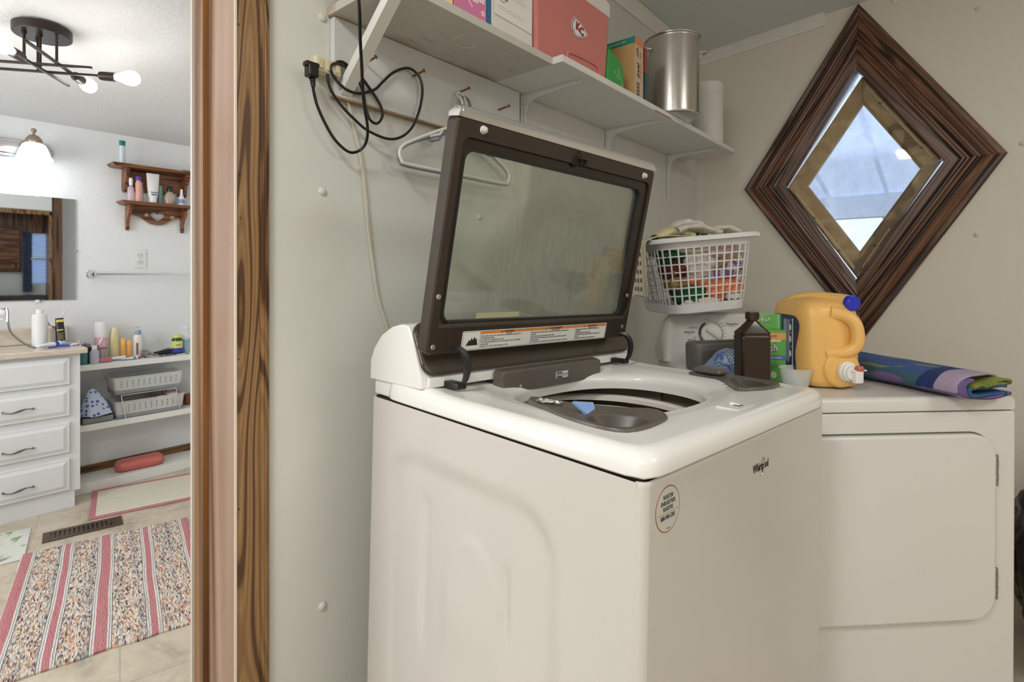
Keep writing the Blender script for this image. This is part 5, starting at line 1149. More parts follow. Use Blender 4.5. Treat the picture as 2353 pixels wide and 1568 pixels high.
# ceiling light with crossing bars and bare bulbs
clx, cly, clz = .448, 2.835, 2.085 - .01 + (3.98 + .1 - 2.835) * (2.385 - 2.075) / (YC + .1 - YI)
cl = thing('ceiling_light', 'dark bronze ceiling light of crossing bars with bare white bulbs', 'ceiling light')
brz = mat((52, 42, 38), .4, .5)
B().lathe([(.092, clz - .034), (.0945, clz - .030), (.0945, clz - .001)], 40, T(clx, cly, 0)).obj('canopy', brz, cl)
bul = mat((255, 252, 248), .4, em=9)
bars = ((V((.300, 2.892, 2.052)), V((.575, 2.682, 2.052)), 0), (V((.335, 2.955, 2.046)), V((.612, 2.748, 2.046)), 1), (V((.360, 2.575, 2.060)), V((.553, 2.853, 2.056)), 2), (V((.372, 2.722, 2.040)), V((.556, 2.968, 2.040)), 3))
for i, (a, b_, k) in enumerate(bars):
    m_ = frame(a, b_ - a, (0, 0, 1)); L_ = (b_ - a).length; B().box(0, L_, -.005, .005, -.005, .005, .001, mx=m_).obj('bar', brz, cl)
    mid = a.lerp(b_, (.33, .38, .60, .35)[i]); tp_ = V((mid.x + (clx - mid.x) * .0, mid.y, clz - .030)); B().cyl(mid, tp_, .0050, n=10).lathe([(.0085, 0), (.0085, .012)], 12, T(mid.x, mid.y, clz - .046)).obj('stem', brz, cl)
    e, d = ((b_, (b_ - a).normalized()) if k in (1, 2) else (a, (a - b_).normalized()))
    if k == 0: e, d = a, (a - b_).normalized()
    x_ = d.orthogonal(); fm_ = frame(e, x_, d.cross(x_))
    B().lathe([(.008, -.002), (.0165, .004), (.0185, .010), (.0185, .058), (.0165, .060)], 22, fm_).obj('socket', brz, cl)
    B().lathe([(.0125, .056), (.0135, .066), (.019, .082), (.028, .100), (.031, .116), (.029, .132), (.020, .145), (.008, .151), (.0005, .152)], 26, fm_).obj('bulb', bul, cl, sm=1.5)
    point('bulb_light', tuple(e + d * .115 + V((0, 0, -.10))), 1.2, .035, (1, .97, .95))
# wall shelf of pine with heart cut-out
ws_ = thing('wall_shelf', 'small brown pine wall shelf with a heart cut-out and two pegs', 'shelf')
so = M['shelf_oak']
def wshelf(x0, x1, z, y0):
    def rc(k, zz, kb=0): return [(x0 + k, y0 + k, zz), (x1 - k, y0 + k, zz), (x1 - k, YC - .003, zz), (x0 + k, YC - .003, zz)]
    return B().loft([rc(.016, z - .018), rc(.004, z - .008), rc(0, z - .005), rc(0, z)])
wshelf(.925, 1.405, 1.893, 3.845).obj('top_board', so, ws_); wshelf(.972, 1.372, 1.673, 3.850).obj('lower_board', so, ws_)
def side(x, prf, z0): B().prism([(p.x, p.y) for p in cr([(a, b_, 0) for a, b_ in prf], 4, True)], -.008, .008, .0, mx=MX(((0, 0, 1, x), (1, 0, 0, 0), (0, 1, 0, 0), (0, 0, 0, 1)))).obj('side_bracket', so, ws_)
for x in (1.008, 1.336):
    side(x, [(3.975, 1.874), (3.872, 1.874), (3.868, 1.862), (3.880, 1.83), (3.905, 1.80), (3.918, 1.765), (3.92, 1.742), (3.975, 1.742)], 0)
    side(x + .018 if x < 1.2 else x - .006, [(3.975, 1.655), (3.895, 1.655), (3.888, 1.640), (3.900, 1.61), (3.935, 1.575), (3.950, 1.545), (3.952, 1.512), (3.975, 1.512)], 0)
B().box(1.015, 1.330, 3.962, 3.974, 1.742, 1.875, .001).obj('back_board', so, ws_)
def apron():
    t = bmesh.new(); es = []
    o = [(1.032, 1.654), (1.325, 1.654), (1.325, 1.600), (1.30, 1.597), (1.275, 1.588), (1.25, 1.568), (1.22, 1.548), (1.185, 1.542), (1.15, 1.548), (1.12, 1.568), (1.09, 1.590), (1.06, 1.600), (1.032, 1.602)]
    h = [(1.188 + .0024 * 16 * sin(a) ** 3, 1.598 + .0022 * (13 * cos(a) - 5 * cos(2 * a) - 2 * cos(3 * a) - cos(4 * a))) for a in [2 * pi * i / 24 + .13 for i in range(24)]]
    for pl in (o, h):
        q = [t.verts.new((x, 3.958, z)) for x, z in pl]; es += [t.edges.new((q[i], q[(i + 1) % len(q)])) for i in range(len(q))]
    bmesh.ops.triangle_fill(t, use_beauty=True, edges=es)
    g = bmesh.ops.extrude_face_region(t, geom=t.faces[:]); bmesh.ops.translate(t, vec=(0, .012, 0), verts=[v for v in g['geom'] if isinstance(v, bmesh.types.BMVert)])
    b = B(); b.join(t); return b
apron().obj('apron', so, ws_)
for x in (1.118, 1.262): B().lathe([(.0050, 0), (.0045, .020), (.010, .028), (.011, .034), (.007, .039), (.0005, .040)], 14, T(x, 3.958, 1.600 if x < 1.2 else 1.597) @ RX(R(90))).obj('peg', mat((176, 140, 104), .4), ws_)

# ---- small containers: one maker for bottles and tubes
def vessel(name, label, cat, x, y, z, parts, group=None, rot=None, n=22):
    """parts: (part name, material, profile [(r, z)...], flatten)"""
    o = thing(name, label, cat, T(x, y, z + .0008) @ (rot or MX.Identity(4)), group)
    for nm, m_, prof_, fl_ in parts: B().lathe(prof_, n, MX.Diagonal((1, fl_, 1, 1))).obj(nm, m_, o, sm=.7)
    return o
def clear(c, a=.5): 
    n = N('clear_plastic'); n.col(c); return n.set(.12, Alpha=a)
W_ = mat((228, 228, 226), .35)
cyl_ = lambda r, h, sh=.006, nk=None: [(r * .92, 0), (r, .003), (r, h - sh), (r * .8, h)] + ([(nk, h + .003), (nk, h + .010)] if nk else [])
zt = 1.893
vessel('deodorant_tube', 'slim pale tube with teal cap standing on the top of the wall shelf', 'tube', .984, 3.90, zt, (('body', mat((206, 214, 220), .35), [(.010, 0), (.0135, .004), (.0145, .110)], .7), ('cap', mat((0, 118, 116), .35), [(.0150, .110), (.0165, .138), (.015, .141), (.0005, .141)], .7)))
gl_ = thing('eyeglasses', 'pair of clear glasses lying on top of the wall shelf', 'glasses', T(1.11, 3.90, zt + .004))
for x in (-.024, .024): B().tube([(x + .018 * cos(a), .012 * sin(a) - .02, .0) for a in [2 * pi * i / 20 for i in range(20)]], .0011, 6, True).obj('lens_rim', mat((190, 186, 176), .3, .5), gl_)
B().tube([(-.006, -.02, 0), (0, -.018, .003), (.006, -.02, 0)], .001, 6).obj('bridge', mat((190, 186, 176), .3, .5), gl_)
hc = thing('hair_clip', 'small dark metal clip at the right end of the top wall shelf', 'clip', T(1.33, 3.885, zt + .003))
B().tube([(-.03, 0, 0), (-.015, -.004, .010), (0, 0, .004), (.016, .004, .011), (.03, 0, 0)], .002, 6).obj('wire', mat((70, 62, 56), .3, .6), hc)
B().tube([(-.03, .004, 0), (-.01, .004, .004), (.03, .004, 0)], .002, 6).obj('wire', mat((180, 172, 160), .3, .8), hc)
zt = 1.673
vessel('spray_bottle', 'clear pinkish spray bottle, leftmost on the wall shelf', 'bottle', 1.024, 3.885, zt, (('body', clear((224, 196, 208), .55), cyl_(.018, .085, .014, .009), 1), ('cap', clear((236, 236, 240), .8), [(.010, .095), (.0105, .130), (.007, .140), (.0005, .141)], 1)))
vessel('mist_bottle', 'pink mist bottle with purple cap on the wall shelf', 'bottle', 1.063, 3.882, zt, (('body', clear((236, 178, 160), .75), cyl_(.0175, .118, .008, .013), 1), ('cap', mat((88, 50, 146), .3), [(.016, .128), (.016, .150), (.014, .153), (.0005, .153)], 1)))
vessel('mist_bottle', 'pale clear bottle between the purple-capped bottle and lotion tube', 'bottle', 1.088, 3.925, zt, (('body', clear((222, 206, 210), .5), cyl_(.014, .10, .008, .009), 1), ('cap', clear((236, 236, 240), .8), [(.010, .110), (.010, .124), (.0005, .125)], 1)))
lt = thing('lotion_tube', 'big white lotion tube with blue printed bands standing on its cap', 'tube', T(1.142, 3.890, zt + .0008))
B().lathe([(.021, 0), (.0225, .003), (.0225, .026), (.021, .028)], 24).obj('cap', W_, lt)
B().loft([[(a_ * cos(q), b_ * sin(q), z) for q in [2 * pi * i / 28 for i in range(28)]] for a_, b_, z in ((.022, .021, .028), (.027, .022, .05), (.031, .020, .09), (.034, .012, .14), (.035, .004, .176), (.0355, .0012, .184))]).obj('body', W_, lt)
blu = mat((60, 86, 176), .4)
for z, h, w2 in ((.150, .008, .017), (.165, .003, .017), (.050, .007, .015)): B().box(-w2, w2, -.0235, -.0225, z - h / 2, z + h / 2, mx=T(0, (.0205 if z > .1 else .0), 0) if z > .1 else None).obj('print_band', blu, lt)
text('Dermasil', .0130, mat((40, 44, 70), .4), lt, T(0, -.0245, .064) @ RX(R(90)), 'brand_lettering', bold=.02, sx=.9)
vessel('green_tube', 'pale green tube leaning behind the lotion tube on the wall shelf', 'tube', 1.190, 3.915, zt, (('body', clear((150, 196, 178), .8), [(.010, 0), (.012, .01), (.014, .06), (.010, .115), (.004, .118)], .6),))
vessel('grey_bottle', 'small dark grey bottle at the back between tube and perfume', 'bottle', 1.176, 3.944, zt, (('body', mat((120, 130, 128), .4), cyl_(.011, .13, .01), 1),))
vessel('perfume_bottle', 'round amber perfume bottle with black cap on the wall shelf', 'bottle', 1.236, 3.890, zt, (('body', clear((206, 196, 176), .55), [(.018, 0), (.026, .006), (.030, .035), (.027, .062), (.014, .080), (.010, .082)], .75), ('liquid', clear((222, 150, 96), .8), [(.014, .003), (.019, .006), (.021, .030), (.018, .036), (.0005, .036)], .7), ('cap', mat((26, 22, 28), .25), [(.016, .082), (.018, .094), (.012, .116), (.0005, .118)], .9)))
vessel('nasal_bottle', 'small white bottle with pointed cap and blue label on the wall shelf right', 'bottle', 1.302, 3.888, zt, (('body', W_, cyl_(.0165, .058, .012, .010), 1), ('label', mat((132, 152, 206), .4), [(.0168, .014), (.0168, .040)], 1), ('cap', W_, [(.0085, .068), (.007, .104), (.0005, .106)], 1)))
vessel('clear_bottle', 'clear bottle standing between the perfume and the white bottle', 'bottle', 1.270, 3.925, zt, (('body', clear((206, 210, 208), .45), cyl_(.016, .075, .01), 1),))

# duplex outlet and towel bar
do = thing('duplex_outlet', 'white duplex wall outlet above the towel bar', 'outlet', T(1.095, YC, 1.326))
B().box(-.036, .036, -.006, -.0005, -.058, .058, .003).obj('cover_plate', mat((226, 226, 222), .3), do)
for z in (-.021, .021):
    b = B().prism(rrect(.034, .030, .012, 4), 0, .003, .001, T(0, -.006, z) @ RX(R(90))).obj('receptacle', mat((222, 222, 218), .3), do)
    B().box(-.008, -.006, -.0095, -.0088, z - .002, z + .008).box(.006, .008, -.0095, -.0088, z - .002, z + .008).box(-.002, .002, -.0095, -.0088, z - .011, z - .007).obj('slot', M['black'], b)
B().lathe([(.003, 0), (.003, .001)], 10, T(0, -.006, 0) @ RX(R(90))).obj('screw', M['chrome'], do)
tbr = thing('towel_bar', 'chrome towel bar on the bathroom wall below the outlet', 'towel bar')
B().lathe([(.026, 0), (.026, .004), (.020, .010), (.013, .022), (.012, .050), (.015, .056), (.015, .068), (.010, .074), (.0005, .075)], 28, T(.848, YC, 1.228) @ RX(R(90))).obj('mount', M['chrome'], tbr)
B().lathe([(.026, 0), (.026, .004), (.020, .010), (.013, .022), (.012, .050), (.015, .056), (.015, .068), (.010, .074), (.0005, .075)], 28, T(1.50, YC, 1.228) @ RX(R(90))).obj('mount', M['chrome'], tbr)
B().cyl((.848, YC - .062, 1.228), (1.50, YC - .062, 1.228), .006, n=14).obj('bar', M['chrome'], tbr)

# low white shelf unit beside the vanity
lsf = thing('low_shelf_unit', 'low white built-in shelf unit beside the vanity crowded with toiletries', 'shelf unit')
lw_ = mat((226, 226, 220), .4, var=.02)
B().box(.752, 1.598, 3.760, 3.976, .686, .719, .003).obj('shelf_board', lw_, lsf)
B().box(.752, 1.598, 3.762, 3.976, .346, .381, .003).obj('shelf_board', lw_, lsf)
B().box(.728, .752, 3.758, 3.976, .0, .720, .003).obj('side_board', lw_, lsf)
B().box(.752, 1.598, 3.760, 3.966, .0, .056, .003).obj('base_board', lw_, lsf)
zt = .719
sp = lambda *a, **k: vessel(*a, **k)
sp('hairspray_can', 'tall white and pink hairspray can on the low shelf', 'can', .874, 3.880, zt, (('body', mat((178, 172, 172), .35), [(.030, 0), (.031, .002), (.031, .085)], 1), ('pink_band', mat((222, 170, 184), .35), [(.0311, .085), (.0311, .14)], 1), ('cap', W_, [(.0312, .14), (.0315, .222), (.029, .228), (.0005, .228)], 1)), n=28)
o = bpy.data.objects['hairspray_can']; text('BEYOND', .014, mat((178, 40, 92), .4), o, T(0, -.0318, .075) @ RX(R(90)), bold=.03, sx=.9)
for i in range(5): B().box(-.018, .016, -.0300, -.0292, .018 + .009 * i, .021 + .009 * i).obj('print_line', mat((110, 104, 108), .5), o)
sp('cream_bottle', 'tall pale yellow shampoo bottle beside the hairspray can', 'bottle', .940, 3.885, zt, (('body', mat((214, 202, 150), .3), [(.022, 0), (.0245, .004), (.0245, .15), (.018, .166)], 1), ('cap', mat((222, 216, 186), .35), [(.0185, .166), (.0185, .190), (.0005, .192)], 1)))
for x, h, l in ((.982, .122, 'taller of two orange tubes on the low shelf'), (1.012, .108, 'shorter of two orange tubes on the low shelf')): sp('orange_tube', l, 'tube', x, 3.875, zt, (('body', mat((240, 180, 92), .35), [(.0115, 0), (.013, .003), (.0135, h * .72)], 1), ('cap', mat((246, 186, 110), .35), [(.0138, h * .72), (.0138, h), (.0005, h + .001)], 1)), group='orange tubes on the low shelf')
sp('pump_bottle', 'white lotion pump bottle with blue collar on the low shelf', 'bottle', 1.058, 3.875, zt, (('body', mat((226, 222, 214), .35), [(.023, 0), (.025, .004), (.025, .120), (.018, .138), (.012, .142)], .8), ('collar', mat((126, 152, 178), .35), [(.0165, .142), (.0165, .156), (.012, .166)], 1), ('stem', mat((222, 218, 200), .35), [(.006, .166), (.006, .184), (.009, .186), (.009, .190), (.0005, .191)], 1)))
o = bpy.data.objects['pump_bottle']; B().tube([(0, 0, .188), (-.014, -.010, .189), (-.030, -.020, .184)], .004, 8).obj('nozzle', mat((222, 218, 200), .35), o); B().box(-.014, -.004, -.0212, -.0195, .02, .09).obj('print', mat((130, 96, 80), .5), o)
sp('vitamin_bottle', 'green vitamin bottle with yellow lid and blue label on the low shelf', 'bottle', 1.266, 3.855, zt, (('body', mat((30, 78, 48), .2), [(.029, 0), (.031, .003), (.031, .092), (.022, .104)], 1), ('label', mat((212, 214, 120), .4), [(.0313, .040), (.0313, .084)], 1), ('label_band', mat((50, 70, 182), .4), [(.0313, .010), (.0313, .040)], 1), ('cap', mat((220, 214, 116), .4), [(.024, .104), (.025, .106), (.025, .122), (.0005, .123)], 1)), n=28)
o = bpy.data.objects['vitamin_bottle']; text('Magnesium', .009, mat((60, 64, 120), .5), o, T(.000, -.0320, .060) @ RX(R(90)), bold=.02, sx=.8)
sp('spray_mister', 'clear spray bottle with blue liquid, rightmost on the low shelf', 'bottle', 1.322, 3.865, zt, (('body', clear((222, 232, 236), .4), [(.020, 0), (.022, .003), (.022, .140), (.012, .150)], .8), ('liquid', clear((82, 176, 206), .85), [(.018, .004), (.0205, .006), (.0205, .088), (.0005, .088)], .75), ('cap', clear((236, 240, 242), .6), [(.012, .150), (.017, .154), (.017, .176), (.0005, .177)], .8)))
sp('toothbrush_cup', 'teal cup holding toothbrushes against the vanity end', 'cup', .778, 3.800, zt, (('body', mat((70, 128, 130), .4), [(.017, 0), (.019, .002), (.021, .072), (.019, .072), (.017, .004), (.001, .004)], 1),))
sp('black_holder', 'narrow black holder beside the teal toothbrush cup', 'holder', .806, 3.815, zt, (('body', mat((24, 22, 24), .4), [(.015, 0), (.016, .002), (.017, .092), (.014, .092), (.013, .004), (.001, .004)], 1),))
sp('small_bottle', 'small clear bottle of lilac liquid in front of the black holder', 'bottle', .822, 3.780, zt, (('body', clear((206, 206, 222), .7), [(.021, 0), (.022, .003), (.022, .066), (.014, .078), (.012, .080)], .8), ('liquid', mat((160, 160, 212), .3), [(.019, .003), (.0215, .006), (.0215, .050), (.0005, .050)], .78), ('cap', mat((220, 222, 226), .4), [(.013, .080), (.013, .102), (.0005, .103)], 1)))
sp('silver_can', 'short grey can behind the small lilac bottle', 'can', .800, 3.862, zt, (('body', mat((122, 124, 118), .3, .3), [(.022, 0), (.023, .002), (.023, .098), (.015, .108), (.0005, .109)], 1),))
def brush(label, a, b_, c1, c2, w_=.006):
    o = thing('toothbrush', label, 'toothbrush'); a, b_ = V(a), V(b_); d = b_ - a
    B().tube([a, a.lerp(b_, .5) + V((.002, 0, 0)), a.lerp(b_, .80)], lambda t: w_ * .55 * (1 - .4 * t), 8).obj('handle', mat(c1, .35), o)
    B().tube([a.lerp(b_, .78), b_], w_ * .42, 8).box(-.004, .004, -.013, .013, -.0, .010, .002, mx=frame(b_, d.cross(V((0, 1, 0))), d)).obj('head', mat(c2, .5), o)
brush('white and green toothbrush leaning left in the teal cup', (.786, 3.803, .725), (.757, 3.798, .842), (46, 136, 92), (228, 230, 228))
brush('white and purple toothbrush leaning in the teal cup', (.770, 3.801, .727), (.783, 3.793, .826), (214, 214, 220), (120, 60, 130), .008)
brush('white toothbrush with black grip leaning out of the black holder', (.806, 3.812, .727), (.858, 3.800, .848), (28, 26, 28), (226, 224, 222), .008)
# things lying on the low shelf
def lying_tube(label, x, y, z, l, r, rz, c, cc, name='paste_tube', cat='tube', band=None):
    o = thing(name, label, cat, T(x, y, z + r * 1.05 + .0008) @ RZ(R(rz)))
    B().loft([[(px_, a_ * cos(q), b_ * sin(q)) for q in [2 * pi * i / 18 for i in range(18)]] for px_, a_, b_ in ((-l / 2, r * 1.25, r * .12), (-l * .2, r * 1.1, r * .6), (l * .25, r, r), (l * .34, r * .95, r * .95))]).obj('body', mat(c, .4), o)
    B().lathe([(r * .7, 0), (r * .75, l * .15), (.0005, l * .155)], 16, T(l * .34, 0, 0) @ RY(R(90))).obj('cap', mat(cc, .4), o)
    if band: B().loft([[(px_, a_ * cos(q), a_ * .98 * sin(q)) for q in [2 * pi * i / 18 for i in range(18)]] for px_, a_ in ((l * .10, r * 1.03), (l * .22, r * 1.04))], caps=False).obj('print_band', mat(band, .4), o)
    return o
cm = thing('compact', 'pink oblong container lying at the shelf front below the hairspray can', 'container', T(.880, 3.790, zt + .0008))
B().box(-.038, .026, -.014, .014, 0, .026, .007, 3).obj('body', mat((202, 112, 118), .35), cm); B().box(-.050, -.036, -.014, .014, .001, .026, .006, 3).obj('end_cap', mat((222, 214, 214), .35), cm)
lying_tube('white tube lying on the low shelf behind the pink container', .938, 3.820, zt, .12, .013, -8, (226, 222, 220), (206, 90, 92))
lying_tube('white and blue toothpaste tube lying at the shelf front edge', 1.000, 3.790, zt, .10, .009, 6, (222, 226, 232), (190, 60, 70), band=(110, 130, 190))
pr_ = B().box(.80, 1.24, 3.768, 3.86, zt + .0002, zt + .0010).obj('cloth_liner', mat((198, 204, 216), .8, var=.12, vs=60)); tag(pr_, 'thin pale liner under the bits and pieces on the low shelf', 'liner')
def hairbrush(label, x, y, z, rz, ch, cb2, r=.020, l=.10):
    o = thing('hairbrush', label, 'hairbrush', T(x, y, z + r + .001) @ RZ(R(rz)))
    B().tube([(0, 0, 0), (l * .5, 0, -.004), (l, 0, -.006)], lambda t: .006 + .002 * sin(pi * t), 10).obj('handle', mat(ch, .4), o)
    b = B(); random.seed(int(x * 1000)); b.tube([(-.075, 0, 0), (0, 0, 0)], r * .45, 10)
    for i in range(150): a = random.uniform(0, 2 * pi); q = random.uniform(-.072, -.004); b.cyl((q, 0, 0), (q, r * 1.0 * cos(a), r * .98 * sin(a)), .0007, n=3)
    b.obj('bristles', mat(cb2, .6), o); return o
hairbrush('round hairbrush with pale bristles and olive handle end at the shelf front', 1.100, 3.810, zt, -70, (110, 102, 84), (150, 142, 124), .024, .06)
hairbrush('dark hair claw brush lying behind the blue handled brush', 1.190, 3.870, zt, 170, (24, 22, 22), (34, 30, 28), .022, .05)
hairbrush('black bristled hairbrush with blue handle at the shelf front', 1.215, 3.800, zt, 8, (40, 60, 140), (22, 20, 20), .022, .08)
cs = B().tube([(1.04, 3.80, zt + .006), (1.06, 3.792, zt + .014), (1.08, 3.80, zt + .006)], .004, 6).obj('hair_clasp', mat((40, 36, 36), .4)); tag(cs, 'small dark hair clasp left of the pale hairbrush', 'clasp')
nf = thing('nail_file', 'flat white and green strip lying at the right shelf front', 'strip', T(1.292, 3.800, zt + .0012) @ RZ(R(5)))
B().box(-.05, .05, -.008, .008, 0, .005, .001).obj('body', mat((222, 228, 226), .4), nf); B().box(.0, .02, -.0082, .0082, .0, .0055).obj('band', mat((70, 160, 140), .4), nf)
# stacking baskets on the middle shelf
zt = .381
bkm2 = N('frosted_basket'); bkm2.col((226, 228, 224)); bkm2.set(.4, Alpha=.55)
gry = mat((138, 142, 142), .4)
def sbasket(label, x0, x1, z, y0=3.775, y1=3.945):
    o = thing('storage_basket', label, 'basket', group='stacking baskets on the low shelf')
    X0, X1 = x0, x1
    def rc(kx, ky, zz): return [(a, b_, zz) for a, b_ in rrect((X1 - X0) + 2 * kx, (y1 - y0) + 2 * ky, .014, 4, (X0 + X1) / 2, (y0 + y1) / 2)]
    B().loft([rc(-.004, -.004, z), rc(0, 0, z + .004), rc(.002, .001, z + .024), rc(-.002, -.002, z + .024), rc(-.004, -.004, z + .006)]).obj('base_tray', gry, o)
    b = B().loft([rc(.002, .001, z + .024), rc(.010, .004, z + .094), rc(.014, .007, z + .096), rc(.014, .007, z + .100), rc(.007, .001, z + .100), rc(-.001, -.002, z + .024)], caps=False); b.obj('wall', bkm2.m, o)
    h = B()
    for i in range(11):
        for j in range(3):
            x = X0 + .03 + (X1 - X0 - .06) * i / 10; zz = z + .045 + .014 * j; h.box(x - .0022, x + .0022, y0 - .0045 - .0006 * j - .001, y0 - .0025, zz - .0022, zz + .0022)
    o2 = h.obj('hole_row', mat((96, 96, 92), .6), o); o2['kind'] = 'stuff'
    return o
b1 = sbasket('lower grey-white storage basket on the low shelf', .925, 1.272, zt + .001)
b2 = sbasket('upper grey-white storage basket stacked on wire legs', .918, 1.262, zt + .142)
stand = thing('wire_stand', 'chrome wire legs holding the upper storage basket above the lower one', 'stand')
for x, y in ((.955, 3.765), (1.240, 3.765), (.945, 3.955), (1.250, 3.955)): B().tube([(x + .012, y, zt + .001), (x, y, zt + .07), (x - .010, y, zt + .139)], .0026, 8).obj('leg', M['chrome'], stand)
B().tube([(.945, 3.765, zt + .139), (1.23, 3.765, zt + .139)], .0026, 6).obj('rail', M['chrome'], stand); B().tube([(.945, 3.955, zt + .139), (1.24, 3.955, zt + .139)], .0026, 6).obj('rail', M['chrome'], stand)
tag(B().box(1.030, 1.125, 3.788, 3.80, zt + .008, zt + .070, .002).obj('tan_packet', mat((216, 188, 146), .6, var=.12, vs=90)), 'tan speckled packet inside the lower storage basket', 'packet')
tag(B().box(1.150, 1.190, 3.79, 3.84, zt + .008, zt + .095, .010, 3).obj('white_tub', W_), 'white tub standing in the lower storage basket right of the tan packet', 'tub')
tag(B().box(1.200, 1.255, 3.80, 3.86, zt + .008, zt + .105, .006, 3).obj('pink_packet', mat((222, 196, 200), .6, var=.1)), 'pale pink packet at the right end of the lower storage basket', 'packet')
random.seed(9)
for i in range(5): 
    x = 1.15 + .022 * i; o = B().sheet(lambda u, v: (x + .016 * (u - .5) + .006 * sin(6 * v), 3.88 + .02 * u, zt + .03 + .095 * v + .004 * sin(8 * u)), 6, 8, .002).obj('pink_ribbon', mat((200, 160, 166), .7)); tag(o, ('leftmost', 'second', 'middle', 'fourth', 'rightmost')[i] + ' of five pink ribbon ends sticking up in the lower basket', 'ribbon', 'pink ribbons in the lower basket')
for i, x in enumerate((1.000, 1.022, 1.044, 1.066, 1.088)):
    o = B().lathe([(.008, 0), (.009, .002), (.009, .034), (.006, .040), (.006, .050), (.0005, .051)], 12).obj('small_vial', W_); o.location = (x, 3.80, zt + .1505); tag(o, ('leftmost', 'second', 'middle', 'fourth', 'rightmost')[i] + ' of five small white vials in a row in the upper storage basket', 'vial', 'white vials in the upper basket')
tag(B().box(1.110, 1.165, 3.788, 3.808, zt + .150, zt + .215, .012, 3).obj('white_case', W_), 'white rounded case standing in the upper storage basket', 'case')
tag(B().box(.932, .985, 3.79, 3.84, zt + .150, zt + .195, .008, 3).obj('white_carton', W_), 'small white carton at the left end of the upper storage basket', 'carton')
cu = B()
for i in range(9): cu.ball((1.19 + .018 * (i % 4), 3.80 + .02 * (i // 4), zt + .162 + .004 * (i % 2)), .013, n=8)
tag(cu.obj('cotton_balls', mat((228, 226, 222), .9, bs=200, bst=.6)), 'white cotton balls at the right of the upper storage basket', 'cotton', kind='stuff')
# covered thing under patterned cloth
gb2 = thing('grey_box', 'flat grey box under the blue patterned cloth on the low shelf', 'box', T(.84, 3.845, zt + .001)); B().box(-.072, .072, -.070, .08, 0, .034, .008, 3).obj('body', mat((128, 128, 126), .5), gb2)
def dot_mat():
    n = N('blue_print_cloth'); vo = n.n('TexVoronoi'); vo.inputs['Scale'].default_value = 42; vo.inputs['Randomness'].default_value = .35; n.l(n.co((1, .9, 1)), vo.inputs['Vector'])
    f = n.ramp(n.math('ADD', vo.outputs['Distance'], n.math('MULTIPLY', n.math('SUBTRACT', n.noise(160, 2), .5), .22)), [(.30, (1, 1, 1, 1)), (.36, (0, 0, 0, 1))]); n.col(n.mix(f, (190, 202, 220), (84, 92, 150))); return n.set(.85)
def cone(u, v):
    a = 2 * pi * u; r = v; x = .84 + (.078 * r * (abs(cos(a)) ** .7) * (1 if cos(a) > 0 else -1)) - .022 * (1 - v); y = 3.842 + .078 * r * (abs(sin(a)) ** .7) * (1 if sin(a) > 0 else -1)
    z = zt + .190 - .150 * v ** 1.7 + .010 * noise.noise(V((cos(a) * 2, sin(a) * 2, v * 3))) * (.3 + v)
    return (x + .006 * sin(a * 5) * v, y + .005 * sin(a * 4) * v, max(z, zt + .037))
tag(B().sheet(cone, 60, 16, .002).obj('printed_cloth', dot_mat(), sm=2), 'pale blue cloth with small blue print draped over the grey box', 'cloth')
tag(B().box(1.315, 1.42, 3.86, 3.93, zt + .001, zt + .062, .008, 3).obj('brown_case', mat((120, 62, 40), .35)), 'reddish brown case at the right end of the middle shelf', 'case')
# red travel case on the base
rc_ = thing('red_case', 'salmon red rounded plastic case lying on the base of the low shelf', 'case', T(1.058, 3.842, .0572) @ RZ(R(-5)))
sal2 = mat((200, 108, 98), .4, var=.03)
def sqr(w_, d_, r, z): return [(x, y, z) for x, y in rrect(w_, d_, r, 7)]
B().loft([sqr(.225, .080, .034, 0), sqr(.245, .100, .040, .010), sqr(.250, .104, .042, .024), sqr(.250, .104, .042, .0255)]).obj('lower_shell', sal2, rc_, sm=.9)
B().loft([sqr(.252, .106, .042, .0262), sqr(.252, .106, .042, .034), sqr(.240, .094, .038, .048), sqr(.215, .072, .030, .060)]).obj('lid', sal2, rc_, sm=.9)
B().box(-.045, .055, -.046, -.036, .040, .0475, .003, mx=None).obj('latch', mat((176, 88, 78), .4), rc_); B().box(-.012, .024, -.0475, -.042, .042, .0465, .002).obj('clasp', mat((224, 150, 136), .35), rc_)

# things on the counter
zt = .838
vessel('white_bottle', 'plain white bottle on the vanity beside the faucet', 'bottle', .585, 3.775, zt, (('body', mat((226, 226, 224), .4), [(.031, 0), (.033, .004), (.033, .165), (.028, .174), (.015, .177)], 1), ('cap', mat((226, 226, 224), .4), [(.0155, .177), (.0155, .198), (.014, .200), (.0005, .200)], 1)), n=30)
vessel('white_cup', 'white cup behind the black tube on the vanity', 'cup', .660, 3.840, zt, (('body', mat((224, 222, 216), .4), [(.019, 0), (.020, .003), (.026, .088), (.024, .088), (.018, .005), (.001, .005)], 1),))
B().tube([(.686, 3.84, zt + .075), (.706, 3.836, zt + .060), (.700, 3.838, zt + .032), (.682, 3.84, zt + .022)], .0035, 8)
brush('pink and white toothbrush leaning in the white cup', (.655, 3.845, zt + .012), (.700, 3.835, zt + .178), (206, 130, 136), (228, 226, 224), .008)
lf = B().sheet(lambda u, v: (.612 + .05 * u + .006 * v, 3.80 + .02 * v, zt + .105 + .030 * (1 - u) + .030 * (v - .6) * (1.1 - u) - .05 * u * v), 8, 8, .0015).obj('pink_scoop', mat((196, 142, 148), .45)); tag(lf, 'dusky pink curved piece sticking out left of the black tube', 'scoop')
bt2 = thing('black_tube', 'black and yellow cosmetic tube standing on its silver cap', 'tube', T(.672, 3.765, zt + .0008) @ RY(R(-3)))
B().lathe([(.021, 0), (.022, .002), (.022, .022), (.020, .024)], 22).obj('cap', mat((176, 176, 184), .3, .4), bt2)
